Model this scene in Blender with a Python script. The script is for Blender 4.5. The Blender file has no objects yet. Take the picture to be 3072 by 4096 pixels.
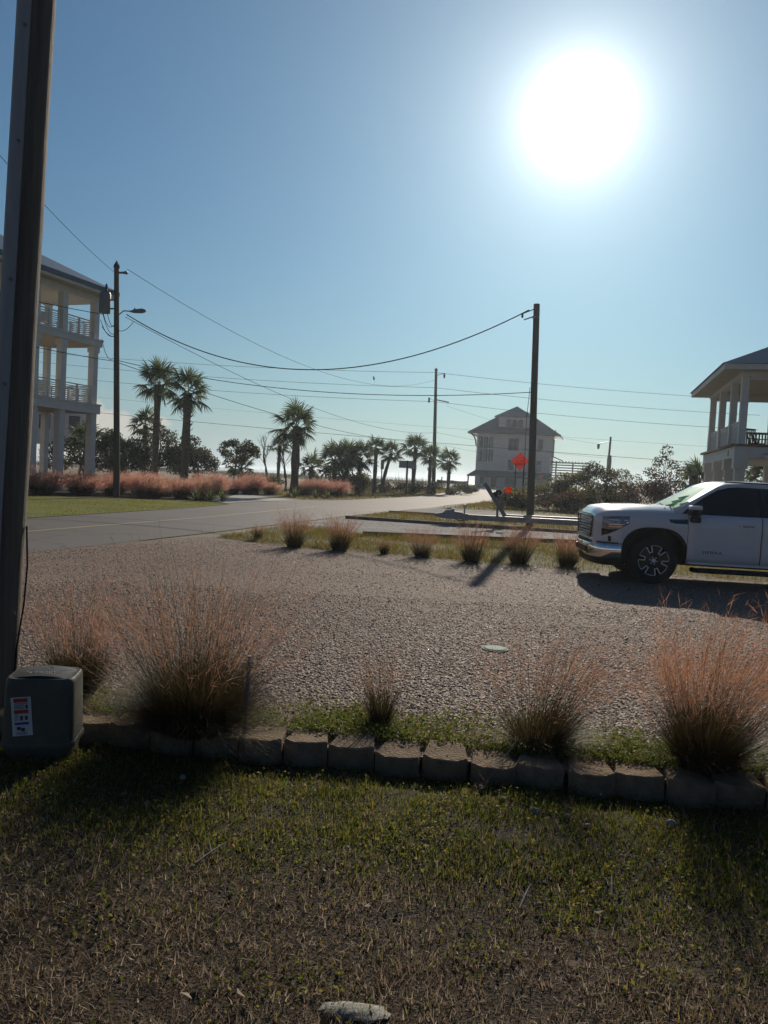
import bpy, math, random
import numpy as np
from mathutils import Vector, Matrix

S = bpy.context.scene
COL = S.collection
R = math.radians
rng = np.random.default_rng(7)
random.seed(7)

# ------------------------------------------------------------------ camera, world, sun, exposure
SUN_AZ, SUN_EL = R(12.44), R(24.7)
SUN_DIR = Vector((math.sin(SUN_AZ) * math.cos(SUN_EL), math.cos(SUN_AZ) * math.cos(SUN_EL), math.sin(SUN_EL)))
EYE = 1.64
cam = bpy.data.cameras.new("camera")
cam.sensor_fit = 'VERTICAL'
cam.sensor_height = 36.0
cam.lens = 36.0 * 3078.0 / 4096.0
cam.clip_start, cam.clip_end = 0.05, 30000
camo = bpy.data.objects.new("camera", cam)
COL.objects.link(camo)
roll, pitch = R(3.0), R(2.6)
fwd = Vector((0, math.cos(pitch), -math.sin(pitch)))
up0 = Vector((0, math.sin(pitch), math.cos(pitch)))
rt0 = Vector((1, 0, 0))
upv = up0 * math.cos(roll) - rt0 * math.sin(roll)
rtv = rt0 * math.cos(roll) + up0 * math.sin(roll)
m3 = Matrix((rtv, upv, -fwd)).transposed()
camo.matrix_world = Matrix.Translation((0, 0, EYE)) @ m3.to_4x4()
S.camera = camo

world = bpy.data.worlds.new("World")
S.world = world
world.use_nodes = True
wn, wl = world.node_tree.nodes, world.node_tree.links
wn.clear()
sky = wn.new('ShaderNodeTexSky')
sky.sky_type = 'NISHITA'
sky.sun_disc = False
sky.sun_elevation = SUN_EL
sky.sun_rotation = SUN_AZ
sky.altitude = 0
sky.air_density, sky.dust_density, sky.ozone_density = 1.2, 0.3, 2.0
SKY_STRENGTH = 0.050


def wm(op, a, b=None, c=None):
    n = wn.new('ShaderNodeMath')
    n.operation = op
    for i, v in enumerate((a, b, c)):
        if v is None:
            continue
        if isinstance(v, (int, float)):
            n.inputs[i].default_value = v
        else:
            wl.new(v, n.inputs[i])
    return n.outputs[0]


tc = wn.new('ShaderNodeTexCoord')
nrm = wn.new('ShaderNodeVectorMath'); nrm.operation = 'NORMALIZE'
wl.new(tc.outputs['Generated'], nrm.inputs[0])
dt = wn.new('ShaderNodeVectorMath'); dt.operation = 'DOT_PRODUCT'
wl.new(nrm.outputs[0], dt.inputs[0]); dt.inputs[1].default_value = SUN_DIR
theta = wm('ARCCOSINE', wm('MINIMUM', dt.outputs['Value'], 0.999999))
# glow put into the sky for the blown-out sun and bright air
t2 = wm('ADD', theta, 0.004)
core = wm('MULTIPLY', wm('POWER', wm('DIVIDE', 0.085, t2), 1.75), 0.42)
wide = wm('MULTIPLY', wm('POWER', 2.718, wm('MULTIPLY', theta, -4.5)), 0.14)
glow = wm('MINIMUM', wm('ADD', core, wide), 12.0)
# low banks of cumulus
sep = wn.new('ShaderNodeSeparateXYZ'); wl.new(nrm.outputs[0], sep.inputs[0])
mp = wn.new('ShaderNodeMapping'); mp.inputs['Scale'].default_value = (1, 1, 1.5)
wl.new(nrm.outputs[0], mp.inputs[0])
nz = wn.new('ShaderNodeTexNoise'); nz.inputs['Scale'].default_value = 14; nz.inputs['Detail'].default_value = 7; nz.inputs['Roughness'].default_value = .55
wl.new(mp.outputs[0], nz.inputs['Vector'])
az = wm('ARCTAN2', sep.outputs['X'], sep.outputs['Y'])
azm = wn.new('ShaderNodeMapRange'); azm.interpolation_type = 'SMOOTHSTEP'
wl.new(az, azm.inputs[0])
for i, v in ((1, R(-13.0)), (2, R(-17)), (3, 0.0), (4, 1.0)):
    azm.inputs[i].default_value = v
elm = wn.new('ShaderNodeMapRange'); elm.interpolation_type = 'LINEAR'
wl.new(sep.outputs['Z'], elm.inputs[0])
for i, v in ((1, 0.055), (2, 0.125), (3, 0.25), (4, -0.30)):
    elm.inputs[i].default_value = v
cd = wm('ADD', wm('ADD', nz.outputs[0], elm.outputs[0]), wm('MULTIPLY', wm('SUBTRACT', azm.outputs[0], 1.0), 0.5))
cm = wn.new('ShaderNodeMapRange'); cm.interpolation_type = 'SMOOTHSTEP'
wl.new(cd, cm.inputs[0])
for i, v in ((1, 0.53), (2, 0.62), (3, 0.0), (4, 0.65)):
    cm.inputs[i].default_value = v

skt = wn.new('ShaderNodeVectorMath'); skt.operation = 'MULTIPLY'
wl.new(sky.outputs[0], skt.inputs[0]); skt.inputs[1].default_value = (0.60, 0.98, 1.10)
skm = wn.new('ShaderNodeVectorMath'); skm.operation = 'SCALE'
wl.new(skt.outputs[0], skm.inputs[0]); skm.inputs['Scale'].default_value = SKY_STRENGTH
# pale band of sea air along the whole horizon
hzf = wm('MULTIPLY', wm('POWER', 2.718, wm('DIVIDE', wm('MAXIMUM', sep.outputs['Z'], 0.0), -0.10)), 0.9)
hzm = wn.new('ShaderNodeMix'); hzm.data_type = 'RGBA'
wl.new(hzf, hzm.inputs[0]); wl.new(skm.outputs[0], hzm.inputs[6]); hzm.inputs[7].default_value = (0.43, 0.475, 0.48, 1)
glc = wn.new('ShaderNodeVectorMath'); glc.operation = 'SCALE'
glc.inputs[0].default_value = (1.0, 0.99, 0.95); wl.new(glow, glc.inputs['Scale'])
# added forward-scatter falloff: sky away from the sun dimmed to cut fill light
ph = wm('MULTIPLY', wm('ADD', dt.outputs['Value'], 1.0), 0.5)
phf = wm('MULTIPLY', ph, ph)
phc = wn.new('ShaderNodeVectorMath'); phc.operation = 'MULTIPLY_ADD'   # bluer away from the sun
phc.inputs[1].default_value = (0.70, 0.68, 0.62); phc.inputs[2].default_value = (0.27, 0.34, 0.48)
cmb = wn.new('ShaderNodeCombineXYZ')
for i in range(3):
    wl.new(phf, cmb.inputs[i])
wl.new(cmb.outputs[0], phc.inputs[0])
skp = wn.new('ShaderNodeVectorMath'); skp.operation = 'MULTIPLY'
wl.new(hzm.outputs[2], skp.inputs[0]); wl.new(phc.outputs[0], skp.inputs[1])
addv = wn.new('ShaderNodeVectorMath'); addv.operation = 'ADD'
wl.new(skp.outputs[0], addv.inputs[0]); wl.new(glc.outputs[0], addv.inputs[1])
mixc = wn.new('ShaderNodeMix'); mixc.data_type = 'RGBA'
wl.new(cm.outputs[0], mixc.inputs[0]); wl.new(addv.outputs[0], mixc.inputs[6])
mixc.inputs[7].default_value = (0.68, 0.60, 0.52, 1)
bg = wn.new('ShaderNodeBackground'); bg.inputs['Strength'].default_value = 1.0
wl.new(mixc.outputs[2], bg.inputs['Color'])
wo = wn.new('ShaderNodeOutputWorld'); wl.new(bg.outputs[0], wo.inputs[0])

sun = bpy.data.lights.new("sun", 'SUN')
sun.energy, sun.angle, sun.color = 4.2, R(0.55), (1.0, 0.88, 0.73)
suno = bpy.data.objects.new("sun", sun)
COL.objects.link(suno)
suno.rotation_euler = (-SUN_DIR).to_track_quat('-Z', 'Y').to_euler()
suno.location = (20, 90, 45)
S.view_settings.view_transform = 'Standard'
S.view_settings.look = 'None'
S.view_settings.gamma = 1
S.view_settings.use_curve_mapping = False
S.view_settings.exposure = 0.0
S.cycles.max_bounces = 8
S.cycles.transparent_max_bounces = 12


# ------------------------------------------------------------------ materials
def newmat(name):
    m = bpy.data.materials.new(name); m.use_nodes = True
    return m, m.node_tree.nodes, m.node_tree.links, m.node_tree.nodes['Principled BSDF']


def ramp(n, cols):
    r = n.new('ShaderNodeValToRGB')
    while len(r.color_ramp.elements) < len(cols):
        r.color_ramp.elements.new(0.5)
    for i, (p, c) in enumerate(cols):
        r.color_ramp.elements[i].position = p
        r.color_ramp.elements[i].color = (*c, 1)
    return r


def M(name, c1, c2=None, scale=6.0, rough=0.6, metal=0.0, bump=0.0, bscale=None, stretch=None, spec=0.4, coat=0.0, detail=5):
    m, n, l, p = newmat(name)
    p.inputs['Roughness'].default_value = rough
    p.inputs['Metallic'].default_value = metal
    p.inputs['Specular IOR Level'].default_value = spec
    p.inputs['Coat Weight'].default_value = coat
    p.inputs['Coat Roughness'].default_value = 0.04
    p.inputs['Base Color'].default_value = (*c1, 1)
    if c2 is not None or bump:
        t = n.new('ShaderNodeTexCoord'); mpn = n.new('ShaderNodeMapping')
        l.new(t.outputs['Object'], mpn.inputs[0])
        if stretch:
            mpn.inputs['Scale'].default_value = stretch
        nt = n.new('ShaderNodeTexNoise'); nt.inputs['Scale'].default_value = scale; nt.inputs['Detail'].default_value = detail
        nt.inputs['Roughness'].default_value = .65
        l.new(mpn.outputs[0], nt.inputs['Vector'])
        if c2 is not None:
            r = ramp(n, [(0.32, c1), (0.68, c2)])
            l.new(nt.outputs[0], r.inputs[0]); l.new(r.outputs[0], p.inputs['Base Color'])
        if bump:
            nb = n.new('ShaderNodeTexNoise'); nb.inputs['Scale'].default_value = bscale or scale * 4; nb.inputs['Detail'].default_value = 4
            l.new(mpn.outputs[0], nb.inputs['Vector'])
            b = n.new('ShaderNodeBump'); b.inputs['Strength'].default_value = bump; b.inputs['Distance'].default_value = 0.02
            l.new(nb.outputs[0], b.inputs['Height']); l.new(b.outputs[0], p.inputs['Normal'])
    return m


def LEAF(name, cols, trans=0.4, rough=0.6, tint=None, spec=0.3):
    """a colour per blade or leaf, part of the light passing through"""
    m, n, l, p = newmat(name)
    g = n.new('ShaderNodeNewGeometry')
    r = ramp(n, [(i / (len(cols) - 1), c) for i, c in enumerate(cols)])
    l.new(g.outputs['Random Per Island'], r.inputs[0])
    l.new(r.outputs[0], p.inputs['Base Color'])
    p.inputs['Roughness'].default_value = rough
    p.inputs['Specular IOR Level'].default_value = spec
    tr = n.new('ShaderNodeBsdfTranslucent')
    if tint:
        mx = n.new('ShaderNodeMix'); mx.data_type = 'RGBA'; mx.blend_type = 'MULTIPLY'; mx.inputs[0].default_value = 1
        l.new(r.outputs[0], mx.inputs[6]); mx.inputs[7].default_value = (*tint, 1)
        l.new(mx.outputs[2], tr.inputs[0])
    else:
        l.new(r.outputs[0], tr.inputs[0])
    ms = n.new('ShaderNodeMixShader'); ms.inputs[0].default_value = trans
    l.new(p.outputs[0], ms.inputs[1]); l.new(tr.outputs[0], ms.inputs[2])
    l.new(ms.outputs[0], n['Material Output'].inputs[0])
    return m


def GROUND(name, cols, scale=1.2, fine=60, bump=0.5, bdist=0.02, vor=None, rough=0.9, spec=0.2, patch=None):
    """ground cover in world metres: broad patches, fine speckle, relief"""
    m, n, l, p = newmat(name)
    t = n.new('ShaderNodeTexCoord')
    a = n.new('ShaderNodeTexNoise'); a.inputs['Scale'].default_value = scale; a.inputs['Detail'].default_value = 6
    f = n.new('ShaderNodeTexNoise'); f.inputs['Scale'].default_value = fine; f.inputs['Detail'].default_value = 3
    l.new(t.outputs['Object'], a.inputs['Vector']); l.new(t.outputs['Object'], f.inputs['Vector'])
    src = f.outputs[0]
    if vor:
        v = n.new('ShaderNodeTexVoronoi'); v.inputs['Scale'].default_value = vor
        l.new(t.outputs['Object'], v.inputs['Vector'])
        sp = n.new('ShaderNodeSeparateColor'); l.new(v.outputs['Color'], sp.inputs[0])
        src = sp.outputs[0]
    mx = n.new('ShaderNodeMath'); mx.operation = 'MULTIPLY_ADD'
    l.new(src, mx.inputs[0]); mx.inputs[1].default_value = 0.6
    ma = n.new('ShaderNodeMath'); ma.operation = 'MULTIPLY_ADD'; l.new(a.outputs[0], ma.inputs[0]); ma.inputs[1].default_value = 0.9; ma.inputs[2].default_value = -0.25
    l.new(ma.outputs[0], mx.inputs[2])
    r = ramp(n, cols)
    l.new(mx.outputs[0], r.inputs[0]); l.new(r.outputs[0], p.inputs['Base Color'])
    p.inputs['Roughness'].default_value = rough; p.inputs['Specular IOR Level'].default_value = spec
    b = n.new('ShaderNodeBump'); b.inputs['Strength'].default_value = bump; b.inputs['Distance'].default_value = bdist
    if vor:
        inv = n.new('ShaderNodeMath'); inv.operation = 'SUBTRACT'; inv.inputs[0].default_value = 1; l.new(v.outputs['Distance'], inv.inputs[1])
        l.new(inv.outputs[0], b.inputs['Height'])
    else:
        l.new(f.outputs[0], b.inputs['Height'])
    l.new(b.outputs[0], p.inputs['Normal'])
    return m


MT = {}
MT['soil'] = GROUND('soil', [(0.1, (.020, .014, .008)), (0.6, (.05, .036, .022)), (0.9, (.09, .068, .045))], 1.5, 70, .8, .02)
MT['gravel_bed'] = GROUND('gravel_bed', [(0.05, (.125, .088, .067)), (0.45, (.21, .152, .118)), (0.95, (.31, .235, .186))], .35, 60, .7, .015, vor=62, rough=.85)
MT['lane_gravel'] = GROUND('lane_gravel', [(0.05, (.10, .095, .09)), (0.45, (.24, .23, .22)), (0.95, (.46, .44, .42))], .5, 60, .9, .03, vor=24)
MT['asphalt'] = GROUND('asphalt', [(0.1, (.085, .075, .07)), (0.6, (.115, .103, .096)), (0.95, (.16, .145, .135))], .25, 90, .25, .01, rough=.75, spec=.25)
def cracks(m, scale, col, w):
    n, l = m.node_tree.nodes, m.node_tree.links
    p = n['Principled BSDF']; src = p.inputs['Base Color'].links[0].from_socket
    t = n.new('ShaderNodeTexCoord'); d = n.new('ShaderNodeTexNoise'); d.inputs['Scale'].default_value = 1.3; d.inputs['Detail'].default_value = 5
    l.new(t.outputs['Object'], d.inputs['Vector'])
    a = n.new('ShaderNodeVectorMath'); a.operation = 'MULTIPLY_ADD'; a.inputs[1].default_value = (1.4, 1.4, 0)
    l.new(d.outputs['Color'], a.inputs[0]); l.new(t.outputs['Object'], a.inputs[2])
    v = n.new('ShaderNodeTexVoronoi'); v.feature = 'DISTANCE_TO_EDGE'; v.inputs['Scale'].default_value = scale
    l.new(a.outputs[0], v.inputs['Vector'])
    b = n.new('ShaderNodeTexNoise'); b.inputs['Scale'].default_value = .22; b.inputs['Detail'].default_value = 3
    l.new(t.outputs['Object'], b.inputs['Vector'])
    r1 = n.new('ShaderNodeMapRange'); l.new(v.outputs['Distance'], r1.inputs[0])
    for i, q in ((1, 0.0), (2, w), (3, .75), (4, 0.0)): r1.inputs[i].default_value = q
    r2 = n.new('ShaderNodeMapRange'); l.new(b.outputs[0], r2.inputs[0])
    for i, q in ((1, .42), (2, .6), (3, 0.0), (4, 1.0)): r2.inputs[i].default_value = q
    k = n.new('ShaderNodeMath'); k.operation = 'MULTIPLY'; l.new(r1.outputs[0], k.inputs[0]); l.new(r2.outputs[0], k.inputs[1])
    mx = n.new('ShaderNodeMix'); mx.data_type = 'RGBA'; l.new(k.outputs[0], mx.inputs[0]); l.new(src, mx.inputs[6]); mx.inputs[7].default_value = (*col, 1)
    l.new(mx.outputs[2], p.inputs['Base Color'])


cracks(MT['asphalt'], .32, (.03, .027, .025), .018)
MT['sand'] = GROUND('sand', [(0.1, (.16, .135, .095)), (0.55, (.26, .22, .16)), (0.95, (.36, .31, .23))], .12, 4, .5, .1)
MT['apron'] = GROUND('apron', [(0.1, (.24, .20, .15)), (0.6, (.32, .27, .2)), (0.95, (.4, .35, .27))], .1, 3, .3, .05)
MT['verge'] = GROUND('verge', [(0.1, (.05, .055, .018)), (0.5, (.10, .10, .035)), (0.9, (.17, .14, .06))], .4, 14, .9, .05)
MT['turf'] = GROUND('turf', [(0.1, (.07, .09, .012)), (0.5, (.13, .15, .02)), (0.9, (.19, .19, .035))], .3, 30, .6, .04)
MT['concrete'] = GROUND('concrete', [(0.1, (.33, .32, .29)), (0.9, (.46, .45, .42))], .5, 20, .2, .01, rough=.8)
MT['line'] = M('line', (.42, .33, .16), (.30, .25, .16), 8, .7)
MT['block'] = M('block', (.19, .14, .092), (.32, .245, .165), 9, .95, bump=1.0, bscale=60, spec=.1)
MT['pole_wood'] = M('pole_wood', (.11, .095, .075), (.20, .17, .13), 5, .85, bump=.6, bscale=30, stretch=(6, 6, .25))
MT['pole_dark'] = M('pole_dark', (.07, .055, .045), (.13, .105, .085), 5, .85, bump=.4, bscale=20, stretch=(5, 5, .3))
MT['guard'] = M('guard', (.34, .335, .34), (.42, .415, .41), 9, .6, bump=.1, bscale=40, stretch=(3, 3, .4))
MT['black'] = M('black', (.012, .012, .013), rough=.5)
MT['wire'] = M('wire', (.02, .02, .022), rough=1.0, spec=0.0)
MT['rubber'] = M('rubber', (.014, .014, .015), (.022, .021, .02), 20, .8)
MT['galv'] = M('galv', (.30, .31, .32), (.38, .39, .4), 10, .4, metal=.8)
MT['alu'] = M('alu', (.20, .21, .23), (.27, .28, .30), 5, .38, metal=.25)
MT['grey_paint'] = M('grey_paint', (.16, .17, .18), (.2, .21, .22), 8, .5)
MT['pedestal'] = M('pedestal', (.055, .06, .05), (.085, .09, .075), 9, .5, bump=.05, bscale=120)
MT['sticker'] = M('sticker', (.62, .63, .66), rough=.45)
MT['red_ink'] = M('red_ink', (.42, .03, .03), rough=.45)
MT['blue_ink'] = M('blue_ink', (.03, .07, .36), rough=.45)
MT['dark_ink'] = M('dark_ink', (.06, .06, .075), rough=.5)
MT['white_wall'] = M('white_wall', (.66, .66, .64), (.74, .74, .72), 2, .7)
MT['white_trim'] = M('white_trim', (.62, .61, .58), (.70, .69, .66), 3, .6)
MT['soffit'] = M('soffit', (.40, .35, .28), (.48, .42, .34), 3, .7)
MT['roof_metal'] = M('roof_metal', (.035, .065, .11), (.055, .085, .135), 2, .45, metal=.3)
MT['deck_brown'] = M('deck_brown', (.10, .075, .06), (.15, .115, .09), 4, .8)
MT['pink_wall'] = M('pink_wall', (.68, .65, .64), (.73, .70, .69), 1.2, .8)
MT['glass'] = M('glass', (.03, .045, .055), rough=.06, spec=.8)
MT['glass_blue'] = M('glass_blue', (.006, .035, .055), rough=.15, spec=.2)
MT['curtain'] = M('curtain', (.45, .55, .50), (.2, .28, .26), 3, .8, stretch=(5, 5, .4))
MT['timber'] = M('timber', (.16, .125, .10), (.26, .21, .17), 4, .9, bump=.4, bscale=30)
MT['orange_sign'] = LEAF('orange_sign', [(.80, .13, .05), (.80, .13, .05)], .5)
MT['orange'] = LEAF('orange', [(1.0, .13, .01), (1.0, .13, .01)], .5)
MT['stop_red'] = M('stop_red', (.55, .03, .035), rough=.5)
MT['truck_paint'] = M('truck_paint', (.74, .75, .77), rough=.28, spec=.5, coat=1.0)
MT['truck_glass'] = M('truck_glass', (.006, .007, .009), rough=.04, spec=.6)
MT['windshield'] = M('windshield', (.02, .03, .035), rough=.05, spec=.10)
_n, _l = MT['windshield'].node_tree.nodes, MT['windshield'].node_tree.links
_t = _n.new('ShaderNodeBsdfTransparent'); _t.inputs[0].default_value = (.75, .85, .82, 1)
_m = _n.new('ShaderNodeMixShader'); _m.inputs[0].default_value = .62
_l.new(_n['Principled BSDF'].outputs[0], _m.inputs[1]); _l.new(_t.outputs[0], _m.inputs[2]); _l.new(_m.outputs[0], _n['Material Output'].inputs[0])
MT['chrome'] = M('chrome', (.78, .78, .8), rough=.08, metal=1.0)
MT['machined'] = M('machined', (.85, .85, .86), rough=.5, metal=.0)
MT['gloss_black'] = M('gloss_black', (.01, .01, .011), rough=.15, spec=.6)
MT['lamp_lens'] = M('lamp_lens', (.35, .37, .4), (.12, .12, .13), 18, .1, spec=.8, coat=1.0, stretch=(.4, .4, 4))
MT['lamp_red'] = M('lamp_red', (.30, .04, .035), rough=.15, spec=.7)
MT['green_glint'] = M('green_glint', (.30, .72, .46), (.05, .30, .15), 26, 1.0, spec=0.0)  # green windshield glint put into a surface colour
MT['green_lid'] = M('green_lid', (.24, .36, .29), (.32, .43, .36), 14, .8, spec=.2)
MT['teal'] = M('teal', (.04, .19, .22), rough=.5)
MT['maroon'] = M('maroon', (.18, .03, .05), rough=.5)
MT['globe'] = M('globe', (.62, .52, .42), rough=.4)
MT['rust_wood'] = M('rust_wood', (.22, .09, .055), (.32, .14, .08), 4, .8)
MT['bark'] = M('bark', (.085, .068, .055), (.17, .14, .115), 6, .9, bump=1, bscale=16)
MT['palm_trunk'] = M('palm_trunk', (.09, .075, .06), (.20, .165, .13), 4, .9, bump=1, bscale=12, stretch=(1, 1, 2.2))
MT['dry_wood'] = M('dry_wood', (.24, .2, .16), (.34, .29, .24), 10, .9)
MT['pale_stone'] = M('pale_stone', (.17, .17, .14), (.33, .33, .28), 12, .8, bump=.5, bscale=30)
MT['white_stone'] = M('white_stone', (.22, .215, .20), (.36, .35, .33), 20, .8)
MT['bird'] = M('bird', (.02, .02, .022), rough=.7)
# foliage
MT['muhly_leaf'] = LEAF('muhly_leaf', [(.030, .026, .013), (.070, .052, .022), (.085, .074, .028), (.13, .075, .04)], .38)
MT['muhly_plume'] = LEAF('muhly_plume', [(.36, .18, .12), (.46, .25, .165), (.52, .30, .19), (.46, .22, .16)], .55)
MT['plume_tan'] = LEAF('plume_tan', [(.40, .18, .10), (.50, .25, .14), (.56, .29, .16), (.48, .22, .14)], .6)
MT['hedge_leaf'] = LEAF('hedge_leaf', [(.030, .033, .015), (.06, .055, .02), (.10, .065, .03)], .35)
MT['hedge_plume'] = LEAF('hedge_plume', [(.55, .27, .21), (.66, .36, .27), (.68, .40, .28), (.60, .28, .25)], .6)
MT['dry_blade'] = LEAF('dry_blade', [(.11, .075, .045), (.27, .19, .12), (.44, .33, .22), (.62, .50, .36)], .45)
MT['litter'] = LEAF('litter', [(.09, .055, .03), (.16, .10, .055), (.24, .17, .10)], .25)
MT['green_blade'] = LEAF('green_blade', [(.045, .065, .008), (.11, .145, .018), (.19, .20, .03), (.27, .19, .055)], .62)
MT['weed_leaf'] = LEAF('weed_leaf', [(.07, .11, .015), (.12, .17, .02), (.18, .20, .03), (.17, .14, .04)], .55)
MT['strip_blade'] = LEAF('strip_blade', [(.10, .10, .015), (.20, .165, .025), (.28, .17, .05), (.20, .22, .03)], .5)
MT['turf_blade'] = LEAF('turf_blade', [(.14, .15, .01), (.22, .21, .015), (.30, .26, .03)], .55)
MT['palm_leaf'] = LEAF('palm_leaf', [(.045, .07, .035), (.08, .11, .05), (.115, .15, .06), (.15, .18, .07)], .45, rough=.65, spec=.15)
MT['oak_leaf'] = LEAF('oak_leaf', [(.03, .04, .02), (.06, .07, .03), (.10, .10, .04), (.12, .10, .05)], .45)
MT['bush_leaf'] = LEAF('bush_leaf', [(.05, .065, .015), (.11, .12, .025), (.18, .16, .04), (.28, .17, .06)], .55)
MT['scrub_leaf'] = LEAF('scrub_leaf', [(.05, .06, .035), (.085, .095, .05), (.13, .125, .065)], .35)
MT['rust_leaf'] = LEAF('rust_leaf', [(.05, .045, .022), (.13, .06, .035), (.20, .075, .05), (.08, .075, .035)], .4)
MT['yucca_leaf'] = LEAF('yucca_leaf', [(.10, .14, .045), (.17, .20, .06), (.24, .24, .09)], .4)
MT['pebble'] = LEAF('pebble', [(.175, .116, .086), (.25, .174, .132), (.29, .21, .163), (.35, .248, .19), (.44, .335, .265)], 0.0, rough=.7)
MT['pebble'].node_tree.nodes['Mix Shader'].inputs[0].default_value = 0.0


def sea_mat():
    m, n, l, p = newmat('sea')
    p.inputs['Base Color'].default_value = (.05, .085, .10, 1)
    p.inputs['Roughness'].default_value = .32
    t = n.new('ShaderNodeTexCoord'); nt = n.new('ShaderNodeTexNoise'); nt.inputs['Scale'].default_value = .25; nt.inputs['Detail'].default_value = 5
    l.new(t.outputs['Object'], nt.inputs['Vector'])
    b = n.new('ShaderNodeBump'); b.inputs['Strength'].default_value = .6; b.inputs['Distance'].default_value = .5
    l.new(nt.outputs[0], b.inputs['Height']); l.new(b.outputs[0], p.inputs['Normal'])
    return m


MT['sea'] = sea_mat()


# ------------------------------------------------------------------ builders
def mesh_np(name, v, faces, mats, mi=None, smooth=False):
    """v (N,3); faces: list of (F,k) int arrays"""
    me = bpy.data.meshes.new(name)
    v = np.asarray(v, np.float32)
    me.vertices.add(len(v)); me.vertices.foreach_set('co', v.ravel())
    fl = [np.asarray(f, np.int32) for f in faces if len(f)]
    tot = np.concatenate([np.full(len(f), f.shape[1], np.int32) for f in fl])
    idx = np.concatenate([f.ravel() for f in fl])
    st = np.concatenate([[0], np.cumsum(tot)[:-1]]).astype(np.int32)
    me.loops.add(len(idx)); me.loops.foreach_set('vertex_index', idx)
    me.polygons.add(len(tot)); me.polygons.foreach_set('loop_start', st)
    try:
        me.polygons.foreach_set('loop_total', tot)
    except Exception:
        pass
    for m in (mats if isinstance(mats, (list, tuple)) else [mats]):
        me.materials.append(m)
    if mi is not None:
        me.polygons.foreach_set('material_index', np.asarray(mi, np.int32))
    me.update(calc_edges=True)
    if smooth:
        me.polygons.foreach_set('use_smooth', np.ones(len(tot), bool))
        me.set_sharp_from_angle(angle=R(smooth if smooth is not True else 40))
    return me


def link(name, data, parent=None, loc=None):
    o = bpy.data.objects.new(name, data)
    COL.objects.link(o)
    if parent is not None:
        o.parent = parent
    if loc is not None:
        o.location = loc
    return o


def tag(o, label=None, cat=None, group=None, kind=None):
    if label: o['label'] = label
    if cat: o['category'] = cat
    if group: o['group'] = group
    if kind: o['kind'] = kind
    return o


def thing(name, label, cat, loc=(0, 0, 0), rz=0, group=None):
    o = bpy.data.objects.new(name, None)
    o.empty_display_size = .2
    COL.objects.link(o)
    o.location = loc; o.rotation_euler = (0, 0, rz)
    return tag(o, label, cat, group)


def copy_tree(o, parent=None):
    c = o.copy(); COL.objects.link(c)
    if parent is not None:
        c.parent = parent
    for ch in list(o.children):
        copy_tree(ch, c)
    return c


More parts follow.
